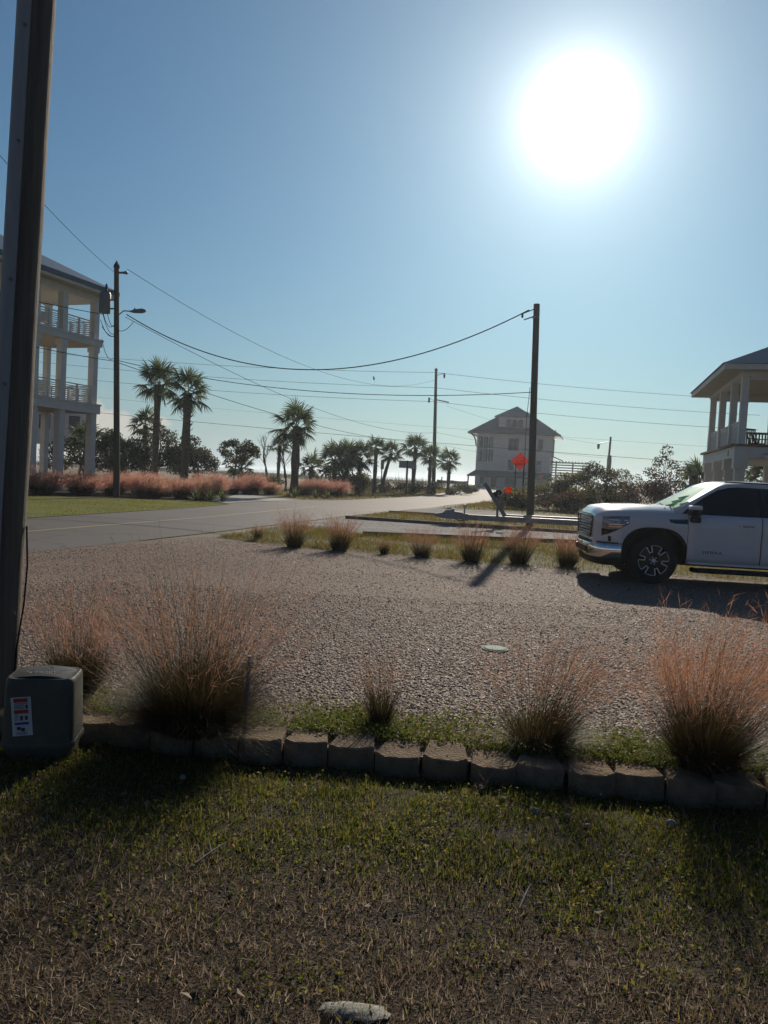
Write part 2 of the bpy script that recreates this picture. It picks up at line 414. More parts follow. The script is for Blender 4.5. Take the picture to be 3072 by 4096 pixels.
class MB:
    def __init__(s):
        s.v, s.f, s.n = [], {}, 0

    def add(s, v, fs):
        v = np.asarray(v, float)
        for f in fs:
            s.f.setdefault(len(f), []).append([i + s.n for i in f])
        s.v.append(v); s.n += len(v)
        return s

    def box(s, lo, hi):
        x0, y0, z0 = lo; x1, y1, z1 = hi
        return s.add([(x0, y0, z0), (x1, y0, z0), (x1, y1, z0), (x0, y1, z0), (x0, y0, z1), (x1, y0, z1), (x1, y1, z1), (x0, y1, z1)],
                     [(3, 2, 1, 0), (4, 5, 6, 7), (0, 1, 5, 4), (1, 2, 6, 5), (2, 3, 7, 6), (3, 0, 4, 7)])

    def bar(s, a, b, w, h, up=(0, 0, 1)):
        a, b = Vector(a), Vector(b); d = (b - a).normalized()
        u = Vector(up)
        if abs(d.dot(u)) > .98:
            u = Vector((1, 0, 0))
        sd = d.cross(u).normalized(); u = sd.cross(d)
        c = [(-1, -1), (1, -1), (1, 1), (-1, 1)]
        v = [tuple(p + sd * (i * w / 2) + u * (j * h / 2)) for p in (a, b) for i, j in c]
        return s.add(v, [(3, 2, 1, 0), (4, 5, 6, 7), (0, 1, 5, 4), (1, 2, 6, 5), (2, 3, 7, 6), (3, 0, 4, 7)])

    def tube(s, pts, r, seg=6, cap=True):
        pts = [Vector(p) for p in pts]; n = len(pts)
        rs = r if hasattr(r, '__len__') else [r] * n
        vs, fs = [], []
        ref = None
        for i, p in enumerate(pts):
            d = (pts[min(i + 1, n - 1)] - pts[max(i - 1, 0)]).normalized()
            if ref is None:
                ref = Vector((1, 0, 0)) if abs(d.x) < .8 else Vector((0, 1, 0))
            a = (ref - d * ref.dot(d)).normalized(); ref = a; b = d.cross(a)
            for k in range(seg):
                t = 2 * math.pi * k / seg
                vs.append(tuple(p + (a * math.cos(t) + b * math.sin(t)) * rs[i]))
        for i in range(n - 1):
            for k in range(seg):
                k2 = (k + 1) % seg
                fs.append((i * seg + k, i * seg + k2, (i + 1) * seg + k2, (i + 1) * seg + k))
        if cap:
            fs.append(tuple(range(seg - 1, -1, -1))); fs.append(tuple((n - 1) * seg + k for k in range(seg)))
        return s.add(vs, fs)

    def prism(s, poly, a, axis='y', b=None):
        """poly in the two other axes, extruded from a to b"""
        n = len(poly)
        def mk(p, t):
            return {'y': (p[0], t, p[1]), 'x': (t, p[0], p[1]), 'z': (p[0], p[1], t)}[axis]
        v = [mk(p, a) for p in poly] + [mk(p, b) for p in poly]
        fs = [tuple(range(n - 1, -1, -1)), tuple(range(n, 2 * n))] + [(i, (i + 1) % n, n + (i + 1) % n, n + i) for i in range(n)]
        return s.add(v, fs)

    def lathe(s, prof, seg=24, axis='z', c=(0, 0, 0)):
        vs, fs, n = [], [], len(prof)
        for k in range(seg):
            t = 2 * math.pi * k / seg
            for r, z in prof:
                x, y = r * math.cos(t), r * math.sin(t)
                p = {'z': (x, y, z), 'y': (x, z, y), 'x': (z, x, y)}[axis]
                vs.append((p[0] + c[0], p[1] + c[1], p[2] + c[2]))
        for k in range(seg):
            k2 = (k + 1) % seg
            for i in range(n - 1):
                fs.append((k * n + i, k2 * n + i, k2 * n + i + 1, k * n + i + 1))
        return s.add(vs, fs)

    def grid(s, P, flip=False):
        P = np.asarray(P, float); a, b = P.shape[:2]
        fs = []
        for i in range(a - 1):
            for j in range(b - 1):
                q = (i * b + j, i * b + j + 1, (i + 1) * b + j + 1, (i + 1) * b + j)
                fs.append(q[::-1] if flip else q)
        return s.add(P.reshape(-1, 3), fs)

    def mesh(s, name, mat, smooth=False, rot=None):
        v = np.concatenate(s.v)
        if rot is not None:
            v = v @ np.array(rot).T
        me = bpy.data.meshes.new(name)
        fs = [f for k in sorted(s.f) for f in s.f[k]]
        me.from_pydata(v.tolist(), [], fs)
        for m in (mat if isinstance(mat, (list, tuple)) else [mat]):
            me.materials.append(m)
        me.update()
        if smooth:
            me.polygons.foreach_set('use_smooth', np.ones(len(fs), bool))
            me.set_sharp_from_angle(angle=R(38))
        return me

    def part(s, name, mat, parent=None, smooth=False, label=None):
        o = link(name, s.mesh(name, mat if not isinstance(mat, str) else MT[mat], smooth), parent)
        if label: o['label'] = label
        return o


def bevelled(o, w, seg=2):
    b = o.modifiers.new('bevel', 'BEVEL'); b.width = w; b.segments = seg; b.limit_method = 'ANGLE'; b.angle_limit = R(35)
    return o


def lettering(txt, size, mat, parent, loc, rot, align='CENTER'):
    c = bpy.data.curves.new('lettering', 'FONT')
    c.body = txt; c.size = size; c.align_x = align; c.align_y = 'CENTER'; c.extrude = .001; c.resolution_u = 2
    c.materials.append(MT[mat])
    tmp = bpy.data.objects.new('lettering', c)
    COL.objects.link(tmp)
    bpy.context.view_layer.update()
    me = bpy.data.meshes.new_from_object(tmp.evaluated_get(bpy.context.evaluated_depsgraph_get()))
    bpy.data.objects.remove(tmp)
    me.materials.clear(); me.materials.append(MT[mat])
    o = link('lettering', me, parent, loc)
    o.rotation_euler = rot
    return o


# terrain: flat to 45 m, then rising gently to the dunes
def tz(y):
    return 0.0095 * np.maximum(0, np.minimum(y, 150) - 45)


def wall_y(x):
    return 4.56 - 0.125 * x


def noise2(x, y, s=1.0, seed=0):
    r = np.random.default_rng(seed + 100)
    out = 0
    for k in range(7):
        a = r.uniform(0, 6.28); f = s * (1.0 + k * .75); p = r.uniform(0, 6.28)
        out = out + np.sin((x * math.cos(a) + y * math.sin(a)) * f + p + 1.3 * np.sin((x * math.sin(a) - y * math.cos(a)) * f * .7)) / (1 + .4 * k)
    return out / 3.2


# ------------------------------------------------------------------ ground, sea, roads
def sheet(name, poly_a, poly_b, off, mat, nu=24, nv=8, kind='structure', thick=0):
    """surface between two polylines that follows the terrain, OFF metres above it"""
    def res(p, n):
        p = np.asarray(p, float); d = np.r_[0, np.cumsum(np.hypot(*np.diff(p, axis=0).T))]
        t = np.linspace(0, d[-1], n)
        return np.c_[np.interp(t, d, p[:, 0]), np.interp(t, d, p[:, 1])]
    a, b = res(poly_a, nu), res(poly_b, nu)
    w = np.linspace(0, 1, nv)[None, :, None]
    P = a[:, None, :] * (1 - w) + b[:, None, :] * w
    z = tz(P[..., 1]) + off
    mb = MB().grid(np.concatenate([P, z[..., None]], -1))
    o = mb.part(name, mat)
    if o.data.polygons[0].normal.z < 0:
        o.data.flip_normals()
    return tag(o, kind=kind)


def ground():
    xs = np.unique(np.r_[-900, -400, -250, -150, -90, -60, np.arange(-45, 46, 3), 60, 90, 150, 250, 400, 900])
    g = MB()
    # lot and everything beyond, from the centre line of the block edging outward
    ys = [0, 1.5, 4, 8, 13, 20, 28, 36, 44, 45, 50, 60, 72, 85, 100, 115, 130, 150]
    P = np.zeros((len(ys), len(xs), 3))
    for i, y in enumerate(ys):
        for j, x in enumerate(xs):
            y0 = wall_y(max(-12, min(12, x))) - .05
            yy = y0 + y if y < 45 else y
            P[i, j] = (x, yy, float(tz(yy)) - .012)
    # dunes and beach
    D = []
    for y, z in ((156, 1.15), (162, 1.0), (172, .1), (185, -1.2), (200, -2.2)):
        D.append([(x, y, z + (.12 * math.sin(x * .21) if z > .5 else 0)) for x in xs])
    P = np.concatenate([P, np.array(D)])
    g.grid(P, flip=True)
    o = g.part('ground', 'sand', smooth=True)
    if o.data.polygons[0].normal.z < 0:
        o.data.flip_normals()
    tag(o, kind='structure')
    # the lower lawn on this side of the edging
    xs2 = np.r_[-900, -60, -20, -8, np.arange(-5, 5.1, .25), 8, 20, 60, 900]
    t = np.r_[np.linspace(0, 1, 22)]
    P = np.zeros((len(t), len(xs2), 3))
    for i, u in enumerate(t):
        for j, x in enumerate(xs2):
            y1 = wall_y(max(-12, min(12, x))) - .05
            y = -900 + (1.2 + 900) * (u / .3) ** .25 if u < .3 else 1.2 + (y1 - 1.2) * (u - .3) / .7
            P[i, j] = (x, y, -.06 - .035 * math.exp(-((y - wall_y(max(-12, min(12, x))) + .1) / .32) ** 2) + .018 * noise2(np.array(x), np.array(y), 1.6, 3))
    o = MB().grid(P, flip=True).part('lawn_ground', 'soil', smooth=True)
    if o.data.polygons[0].normal.z < 0:
        o.data.flip_normals()
    tag(o, kind='structure')
    # riser under the edging
    xr = np.unique(np.r_[-900, np.linspace(-30, 30, 61), 900])
    P = np.array([[(x, wall_y(max(-12, min(12, x))) - .048, z) for x in xr] for z in (-.4, -.011)])
    tag(MB().grid(P).part('ground_step', 'soil'), kind='structure')


ground()
tag(MB().grid([[(-9000, 188, -1.6), (9000, 188, -1.6)], [(-9000, 9000, -1.6), (9000, 9000, -1.6)]], flip=True).part('sea', 'sea'), kind='structure')
if bpy.data.objects['sea'].data.polygons[0].normal.z < 0:
    bpy.data.objects['sea'].data.flip_normals()


def far_shore():
    xs = np.linspace(-2600, 150, 60)
    a = [(x, 2700 + 80 * math.sin(x * .004), -2) for x in xs]
    h = [13 * (0.25 + .75 * (.5 + .5 * math.sin(x * .0061 + 1) * math.cos(x * .0023))) * min(1, (150 - x) / 500) for x in xs]
    b = [(x, 2800 + 80 * math.sin(x * .004), hh) for x, hh in zip(xs, h)]
    c = [(x, 3000 + 80 * math.sin(x * .004), -2) for x in xs]
    tag(MB().grid([a, b, c]).part('far_shore', 'verge', smooth=True), kind='structure')


far_shore()
ROAD_NEAR = [(-20, -18), (-13, -5), (-9.2, 5), (-6.1, 13.3), (-4.3, 19.7), (-1.46, 30.75), (1.6, 41), (4.6, 51), (8.3, 60), (13.5, 75), (19, 93), (27, 107)]
ROAD_FAR = [(-30, -14), (-21, -5), (-15.5, 5), (-12, 13.3), (-9.7, 21), (-7.8, 30.3), (-6.3, 41), (-2.5, 49), (2.6, 63), (6.2, 80), (9.2, 98), (12, 110)]
lot_near = [(-9.0, wall_y(-9) + .11), (9, wall_y(9) + .11), (14, wall_y(12) + .11)]
lot_far = [(-6.0, 13.2), (-4.95, 15.5), (-3.75, 18.0), (-1.87, 17), (.05, 16.6), (1.83, 16.0), (3.9, 15.6), (14, 14.6)]
sheet('gravel_lot', [(-9.9, 5.6), (-5, wall_y(-5) - .04), (0, wall_y(0) - .04), (5, wall_y(5) - .04), (9, wall_y(9) - .04), (16, wall_y(12) - .04)],
      [(-6.6, 13.4), (-5.5, 15.8), (-4.1, 18.6), (-1.87, 17.4), (.05, 16.9), (3.9, 16.2), (16, 15.2)], 0.0, 'gravel_bed', 40, 20)
sheet('asphalt_road', ROAD_NEAR, ROAD_FAR, .005, 'asphalt', 60, 6)
sheet('road_marking', [(-7.95, 17.0), (-5.8, 25.4), (-4.6, 31.5), (-3.3, 38)], [(-8.06, 17.0), (-5.92, 25.4), (-4.72, 31.5), (-3.4, 38)], .0095, 'line', 20, 2)
sheet('grass_strip_ground', [(-3.95, 18.2), (-1.87, 16.7), (.05, 16.2), (1.83, 15.5), (3.91, 15.1), (18, 13.9)], [(-3.0, 23.7), (-1.6, 23.0), (-.5, 21.4), (6, 22.4), (18, 24)], .006, 'verge', 24, 6)
sheet('gravel_lane', [(-3.0, 23.7), (-1.6, 23.0), (-.5, 21.4), (6, 22.4), (22, 24.4)], [(-1.9, 28.8), (-1.4, 29.0), (2.9, 27.9), (7.3, 27.1), (22, 25.6)], .004, 'lane_gravel', 24, 6)
sheet('trailer_strip_ground', [(-1.45, 29.1), (2.9, 28.0), (7.3, 27.2), (22, 25.7)], [(-.2, 35.2), (3.6, 35.1), (7, 34.8), (22, 34)], .008, 'verge', 20, 5)
sheet('parking_lane', [(0.1, 35.4), (3.6, 35.2), (7, 34.9), (22, 34.1)], [(2.9, 44), (6.1, 44.3), (11.2, 42.3), (22, 41)], .004, 'lane_gravel', 20, 5)
sheet('roadside_verge', [(2.9, 44.1), (6.1, 44.4), (11.2, 42.4), (40, 40)], [(8.3, 59.8), (14, 74), (30, 74), (60, 74)], .006, 'verge', 20, 8)
sheet('far_lawn', [(-30, -13.9), (-15.6, 5), (-12.05, 13.3), (-9.8, 21), (-7.9, 30.3), (-7.2, 36)], [(-46, -10), (-34, 5), (-28, 13), (-22, 24), (-16, 33.5), (-8.6, 37.2)], .006, 'turf', 30, 8)
sheet('planting_bed', [(-30, 22), (-22, 24), (-16, 33.5), (-8.6, 37.2), (-7.6, 37)], [(-40, 50), (-30, 52), (-22, 52), (-14, 51), (-9.2, 49.5)], .004, 'soil', 20, 6)
sheet('concrete_driveway', [(-7.55, 36.6), (-6.6, 41), (-5.2, 45.0)], [(-8.9, 39), (-9.2, 46), (-9.4, 50)], .011, 'concrete', 12, 4)
sheet('dune_verge', [(-5.0, 46.5), (-2.4, 49.3), (2.5, 63), (6.1, 80), (9.0, 97)], [(-14, 56), (-10, 68), (-4, 80), (2, 94), (6, 101)], .006, 'verge', 20, 8)
sheet('coast_road', [(-90, 103), (-20, 101), (0, 102), (12, 106), (60, 100), (120, 96)], [(-90, 110), (-20, 109), (0, 110), (20, 113), (60, 109), (120, 104)], .014, 'apron', 30, 4)
sheet('parking_apron', [(9.5, 108), (26, 105), (60, 100)], [(11.5, 141), (30, 141), (60, 138)], .018, 'apron', 12, 8)


# ------------------------------------------------------------------ vegetation builders (numpy)
def ribbons(C, W, side):
    """C (N,S,3) centre lines, W (N,S) widths, side (N,3)"""
    N, Sg = C.shape[:2]
    hw = (W / 2)[..., None] * side[:, None, :]
    V = np.stack([C - hw, C + hw], 2).reshape(-1, 3)
    base = (np.arange(N) * Sg * 2)[:, None, None]
    k = np.arange(Sg - 1)[None, :, None] * 2
    q = np.array([0, 1, 3, 2])[None, None, :]
    F = (base + k + q).reshape(-1, 4)
    return V, F


def unit(a):
    return a / np.maximum(1e-9, np.linalg.norm(a, axis=-1, keepdims=True))


def cat_mesh(name, VF, mats):
    vs, fs, mi, n = [], [], [], 0
    for i, (V, F) in enumerate(VF):
        vs.append(V); fs.append(F + n); mi.append(np.full(len(F), i)); n += len(V)
    if len(set(f.shape[1] for f in fs)) == 1:
        fs = [np.concatenate(fs)]
    return mesh_np(name, np.concatenate(vs), fs, mats, np.concatenate(mi))


def blades(p, h, w, lean, az=None, segs=3, r=rng):
    n = len(p)
    az = r.uniform(0, 6.283, n) if az is None else az
    d = np.c_[np.cos(az), np.sin(az), np.zeros(n)]
    t = np.linspace(0, 1, segs)[None, :, None]
    C = p[:, None, :] + d[:, None, :] * (lean * h)[:, None, None] * t ** 1.6 + np.array([0, 0, 1.])[None, None, :] * (h * np.sqrt(np.maximum(.02, 1 - np.minimum(1, lean) ** 2)))[:, None, None] * t
    sa = az + 1.57 + r.uniform(-.9, .9, n)
    side = np.c_[np.cos(sa), np.sin(sa), np.zeros(n)]
    W = w[:, None] * np.linspace(1, .12, segs)[None, :]
    return ribbons(C, W, side)


def leaves(p, size, r=rng, flat=0.0, aspect=.55):
    """diamond leaves round points p"""
    n = len(p)
    a = unit(r.normal(size=(n, 3)) * np.array([1, 1, 1 - flat])); b = unit(np.cross(a, r.normal(size=(n, 3))))
    s = size[:, None] if hasattr(size, '__len__') else size
    bend = unit(np.cross(a, b)) * s * .12
    V = np.stack([p - a * s * .5, p + b * s * .5 * aspect + bend, p + a * s * .5, p - b * s * .5 * aspect + bend], 1).reshape(-1, 3)
    F = (np.arange(n) * 4)[:, None] + np.arange(4)[None]
    return V, F


def stuff(name, V, F, mat):
    o = link(name, mesh_np(name, V, [F], MT[mat]))
    return tag(o, kind='stuff')


def muhly_data(seed, nleaf, nstem, leaf_h, stem_h, spread, base_r, lw, plume_n, plume_len, pw, wind=(0, 0), stems_vis=True, half=None, droop=.6):
    r = np.random.default_rng(seed)
    # leaf tuft
    def tuft(n, L, sp, w0, segs, droop):
        az = r.uniform(0, 6.283, n)
        if half is not None:
            az = np.where(r.random(n) < half[1], half[0] + r.normal(0, .7, n), az)
        rad = base_r * np.sqrt(r.random(n))
        p = np.c_[np.cos(az) * rad, np.sin(az) * rad, np.zeros(n) - .02]
        az2 = az + r.normal(0, .35, n)
        inc = sp * (rad / base_r * .7 + .3) * r.uniform(.5, 1.2, n)
        d = np.c_[np.cos(az2) * np.sin(inc), np.sin(az2) * np.sin(inc), np.cos(inc)]
        t = np.linspace(0, 1, segs)[None, :, None]
        hor = np.c_[np.cos(az2), np.sin(az2), np.zeros(n)]
        wnd = np.array([wind[0], wind[1], 0.])
        C = p[:, None] + d[:, None] * L[:, None, None] * t + (hor[:, None] * .45 - np.array([0, 0, .55])) * (droop * L * inc)[:, None, None] * t ** 2.2 + wnd * L[:, None, None] * t ** 2
        C = C + r.normal(0, .075, (n, 1, 3)) * L[:, None, None] * t ** 2 + r.normal(0, .05, (n, 1, 3)) * L[:, None, None] * (t * (1 - t)) * 2
        C[..., 2] = np.maximum(C[..., 2], -.02 + .01 * r.random((n, 1)))
        sa = az2 + 1.57 + r.uniform(-.7, .7, n)
        side = np.c_[np.cos(sa), np.sin(sa), np.zeros(n)]
        W = (w0 * r.uniform(.6, 1.3, n))[:, None] * np.array([1, .9, .7, .45, .15][:segs] if segs == 5 else np.linspace(1, .2, segs))[None]
        return C, W, side
    C, W, sd = tuft(nleaf, leaf_h * r.uniform(.45, 1.1, nleaf), spread, lw, 5, droop)
    VL = ribbons(C, W, sd)
    Cs, Ws, sds = tuft(nstem, stem_h * r.uniform(.7, 1.08, nstem), spread * .75, lw * .6, 5, .22)
    VS = ribbons(Cs, Ws, sds)
    # airy plume along the upper part of each stem
    n = nstem * plume_n
    ti = r.uniform(.52, 1.0, n); idx = np.repeat(np.arange(nstem), plume_n)
    f = ti * 4; i0 = np.minimum(3, f.astype(int)); fr = (f - i0)[:, None]
    p = Cs[idx, i0] * (1 - fr) + Cs[idx, i0 + 1] * fr
    dr = unit(Cs[idx, i0 + 1] - Cs[idx, i0])
    d2 = unit(dr + unit(r.normal(size=(n, 3))) * .62 + np.array([wind[0], wind[1], 0]) * .8)
    L = plume_len * r.uniform(.35, 1.15, n) * (1.15 - .75 * (ti - .52) / .48)
    t = np.linspace(0, 1, 3)[None, :, None]
    C = p[:, None] + d2[:, None] * L[:, None, None] * t + np.array([wind[0] * .5, wind[1] * .5, -.12]) * L[:, None, None] * t ** 2
    side = unit(np.cross(d2, r.normal(size=(n, 3))))
    VP = ribbons(C, (pw * r.uniform(.6, 1.3, n))[:, None] * np.array([.9, 1, .3])[None], side)
    return VL, VS, VP


def muhly_meshes(leafm, plumem, **k):
    VL, VS, VP = muhly_data(**k)
    lm = cat_mesh('foliage', [VL, VS], [MT[leafm], MT[leafm]])
    pm = mesh_np('plume', VP[0], [VP[1]], MT[plumem])
    return lm, pm


def muhly(label, loc, meshes, rz=0, group=None, sc=1.0):
    t = thing('pink_muhly_grass', label, 'ornamental grass', loc, rz, group)
    t['kind'] = 'thing'
    t.scale = (sc,) * 3
    link('foliage', meshes[0], t)['kind'] = 'stuff'; link('plume', meshes[1], t)['kind'] = 'stuff'
    return t


# ------------------------------------------------------------------ block edging
def edging():
    w = thing('edging_wall', 'low edging of tan concrete blocks between the gravel lot and the dark lawn', 'garden edging', (0, 0, 0))
    # trapezoid block with a three-facet face, a few rough variants
    variants = []
    for k in range(4):
        r = np.random.default_rng(50 + k)
        j = lambda s=.006: r.uniform(-s, s)
        top = [(-.134 + j(), -.085 + j()), (-.07 + j(.012), -.13 + j(.01)), (.07 + j(.012), -.13 + j(.01)), (.134 + j(), -.085 + j()), (.108 + j(), .16), (-.108 + j(), .16)]
        mb = MB()
        v = [(x, y, -.22) for x, y in top] + [(x * .985, y * .985, -.008) for x, y in top] + [(x * .93, y * .93, j(.002)) for x, y in top]
        n = 6
        fs = [tuple(range(n - 1, -1, -1)), tuple(range(2 * n, 3 * n))]
        for a in (0, n):
            fs += [(a + i, a + (i + 1) % n, a + n + (i + 1) % n, a + n + i) for i in range(n)]
        mb.add(v, fs)
        variants.append(mb.mesh('block', MT['block'], smooth=True))
    x, i = -3.4, 0
    rr = random.Random(4)
    while x < 4.2:
        o = link('block', variants[rr.randrange(4)], w, (x, wall_y(x) + rr.uniform(-.025, .02), .03 + rr.uniform(-.014, .012)))
        o.rotation_euler = (rr.uniform(-.06, .05), rr.uniform(-.05, .05), -.124 + rr.uniform(-.07, .07))
        x += .274 + rr.uniform(-.003, .006); i += 1


edging()


def haze():
    m = bpy.data.materials.new('haze'); m.use_nodes = True
    n, l = m.node_tree.nodes, m.node_tree.links
    n.clear()
    v = n.new('ShaderNodeVolumePrincipled')
    v.inputs['Color'].default_value = (.80, .91, 1.0, 1)
    v.inputs['Density'].default_value = HAZE
    v.inputs['Anisotropy'].default_value = .55
    o = n.new('ShaderNodeOutputMaterial'); l.new(v.outputs[0], o.inputs['Volume'])
    tag(MB().box((-9300, -80, -3.4), (9300, 9300, 18.5)).part('haze', m), kind='stuff')


HAZE = 0.00045
if HAZE:
    haze()

# ------------------------------------------------------------------ gravel as loose stones
def pebbles(name, n, xf, y0, y1, smin, smax, low=False, seed=1, ypow=1.0):
    r = np.random.default_rng(seed)
    y = y0 + (y1 - y0) * r.random(n) ** ypow
    x = r.uniform(-1, 1, n) * (xf[0] * y + xf[1])
    # keep inside the lot
    left = np.interp(y, [4.5, 5.75, 13.2, 15.5, 18], [-9.5, -9.1, -6.0, -4.95, -3.75])
    far = np.interp(x, [-3.75, -1.87, .05, 1.83, 3.9, 16], [17.8, 16.8, 16.35, 15.7, 15.3, 14.2])
    left = left - r.exponential(.22, n) * (y > 8)
    ok = (x > left) & (y > wall_y(x) + .2) & (y < far) & (r.random(n) < np.clip(.78 + .5 * noise2(x, y * .7, 1.1, 41) + .25 * noise2(x, y, 4.5, 42), .22, 1))
    x, y = x[ok], y[ok]; n = len(x)
    if low:
        bv = np.array([(1, 0, 0), (0, 1, 0), (-1, 0, 0), (0, -1, 0), (0, 0, .8), (0, 0, -.6)], float)
        bf = np.array([(0, 1, 4), (1, 2, 4), (2, 3, 4), (3, 0, 4)])
    else:
        t = np.arange(5) * 2 * np.pi / 5
        bv = np.concatenate([np.c_[np.cos(t), np.sin(t), np.full(5, -.25)], np.c_[.72 * np.cos(t + .6), .72 * np.sin(t + .6), np.full(5, .45)], [[0, 0, .62]]])
        bf = []
        for k in range(5):
            k2 = (k + 1) % 5
            bf += [(k, k2, 5 + k), (k2, 5 + k2, 5 + k), (5 + k, 5 + k2, 10)]
        bf = np.array(bf)
    s = smin + (smax - smin) * r.random(n) ** 2.2
    nv = len(bv)
    V = bv[None] * (1 + r.uniform(-.22, .22, (n, nv, 1))) * s[:, None, None] * np.stack([r.uniform(.8, 1.25, n), r.uniform(.6, 1, n), r.uniform(.32, .58, n)], -1)[:, None]
    a = r.uniform(0, 6.283, n); ti = r.normal(0, .3, n)
    ca, sa, ct, st = np.cos(a), np.sin(a), np.cos(ti), np.sin(ti)
    X, Y, Z = V[..., 0], V[..., 1], V[..., 2]
    Y2, Z2 = Y * ct[:, None] - Z * st[:, None], Y * st[:, None] + Z * ct[:, None]
    V = np.stack([X * ca[:, None] - Y2 * sa[:, None] + x[:, None], X * sa[:, None] + Y2 * ca[:, None] + y[:, None], Z2 + (s * r.uniform(-.05, .25, n))[:, None] + .004], -1)
    F = (np.arange(n) * nv)[:, None, None] + bf[None]
    stuff(name, V.reshape(-1, 3), F.reshape(-1, 3), 'pebble')


pebbles('gravel', 110000, (.58, .9), 4.4, 10.5, .006, .0165, seed=3, ypow=1.5)
pebbles('gravel', 190000, (.56, .8), 4.6, 17.5, .009, .017, low=True, seed=4, ypow=.95)


# ------------------------------------------------------------------ lawn on this side of the edging
def lawn():
    r = np.random.default_rng(11)
    def area(n, y0=1.75, y1=4.85):
        y = y0 + (y1 - y0) * r.random(n); x = r.uniform(-1, 1, n) * (.56 * y + .75)
        ok = y < wall_y(x) - .10
        return x[ok], y[ok]
    zl = lambda x, y: -.06 - .035 * np.exp(-((y - wall_y(x) + .1) / .32) ** 2) + .018 * noise2(x, y, 1.6, 3) - .004
    dry = lambda x, y: 1 / (1 + np.exp(-((3.16 - .16 * x + .22 * noise2(x, y, 2.6, 9)) - y) / .13))
    tuftn = lambda x, y: np.clip(.62 + .55 * noise2(x, y, 7, 21), .12, 1)
    # dead straw
    x, y = area(210000)
    ok = r.random(len(x)) < (dry(x, y) * .84 + .16) * tuftn(x, y)
    x, y = x[ok], y[ok]; n = len(x)
    p = np.c_[x, y, zl(x, y)]
    V, F = blades(p, r.uniform(.015, .055, n) * np.where(r.random(n) < .06, 1.5, 1), r.uniform(.0022, .0062, n), np.clip(r.normal(.8, .25, n), .1, 1.3), r=r)
    stuff('dry_grass', V, F, 'dry_blade')
    # creeping green
    x, y = area(210000)
    ok = r.random(len(x)) < (1 - .96 * dry(x, y)) * tuftn(x, y)
    x, y = x[ok], y[ok]; n = len(x)
    p = np.c_[x, y, zl(x, y)]
    V, F = blades(p, r.uniform(.015, .05, n), r.uniform(.0035, .008, n), np.clip(r.normal(.6, .3, n), .0, 1.2), r=r)
    stuff('green_grass', V, F, 'green_blade')
    x, y = area(45000)
    ok = r.random(len(x)) < (1 - .95 * dry(x, y)) * np.clip(.4 + .9 * noise2(x, y, 5, 33), 0, 1)
    x, y = x[ok], y[ok]; n = len(x)
    p = np.c_[x, y, zl(x, y) + r.uniform(.012, .045, n)]
    V, F = leaves(p, r.uniform(.009, .021, n), r, flat=.5, aspect=.7)
    stuff('clover', V, F, 'green_blade')
    # patches of bright weed in the straw
    cs = [(-.35, 2.46, .10), (-.16, 2.50, .07), (.42, 2.72, .1), (.2, 3.5, .13), (-.62, 3.35, .12), (.75, 2.95, .09), (1.0, 2.62, .1), (-1.0, 2.8, .12), (-1.55, 4.1, .25), (.95, 3.2, .1)]
    P = []
    for cx, cy, rad in cs:
        k = int(110 * rad / .1)
        q = r.normal(0, rad * .9, (k, 2)); P.append(np.c_[cx + q[:, 0], cy + q[:, 1], np.zeros(k)])
    P = np.concatenate(P); P[:, 2] = zl(P[:, 0], P[:, 1]) + r.uniform(.01, .05, len(P))
    V, F = leaves(P, r.uniform(.012, .026, len(P)), r, flat=.4, aspect=.6)
    stuff('lawn_weeds', V, F, 'green_blade')
    # weeds along the lot side of the edging
    n = 15000
    x = r.uniform(-3.2, 3.4, n)
    dy = np.abs(r.normal(0, .30, n)) + .03
    y = wall_y(x) + .08 + dy
    ok = (r.random(n) < np.clip(.22 + .7 * noise2(x, y, 3.5, 5) + .45 * (x > -.5), .03, 1)) & (dy < .95)
    x, y = x[ok], y[ok]; n = len(x)
    k = 5
    P = np.repeat(np.c_[x, y, np.zeros(n)], k, 0) + r.normal(0, .02, (n * k, 3)); P[:, 2] = .008 + np.abs(P[:, 2]) * 1.5
    V, F = leaves(P, r.uniform(.012, .03, len(P)), r, flat=.35, aspect=.5)
    stuff('weeds', V, F, 'weed_leaf')
    n = 9000
    x = r.uniform(-3.2, 3.4, n); y = wall_y(x) + .1 + np.abs(r.normal(0, .28, n))
    V, F = blades(np.c_[x, y, np.zeros(n)], r.uniform(.04, .13, n), r.uniform(.0025, .005, n), np.clip(r.normal(.8, .25, n), .1, 1.3), r=r)
    stuff('straw', V, F, 'dry_blade')


lawn()


def litter():
    r = np.random.default_rng(91)
    n = 420
    y = 2.0 + 13 * r.random(n) ** 1.6; x = r.uniform(-1, 1, n) * (.5 * y + .5)
    ok = (np.abs(y - wall_y(x)) > .25) & (x > np.interp(y, [5, 13, 16], [-9, -6, -4.5]))
    x, y = x[ok], y[ok]; n = len(x)
    z = np.where(y < wall_y(x), -.03, .022)
    V, F = leaves(np.c_[x, y, z], r.uniform(.02, .06, n), r, flat=.75, aspect=.45)
    stuff('fallen_leaves', V, F, 'litter')


litter()


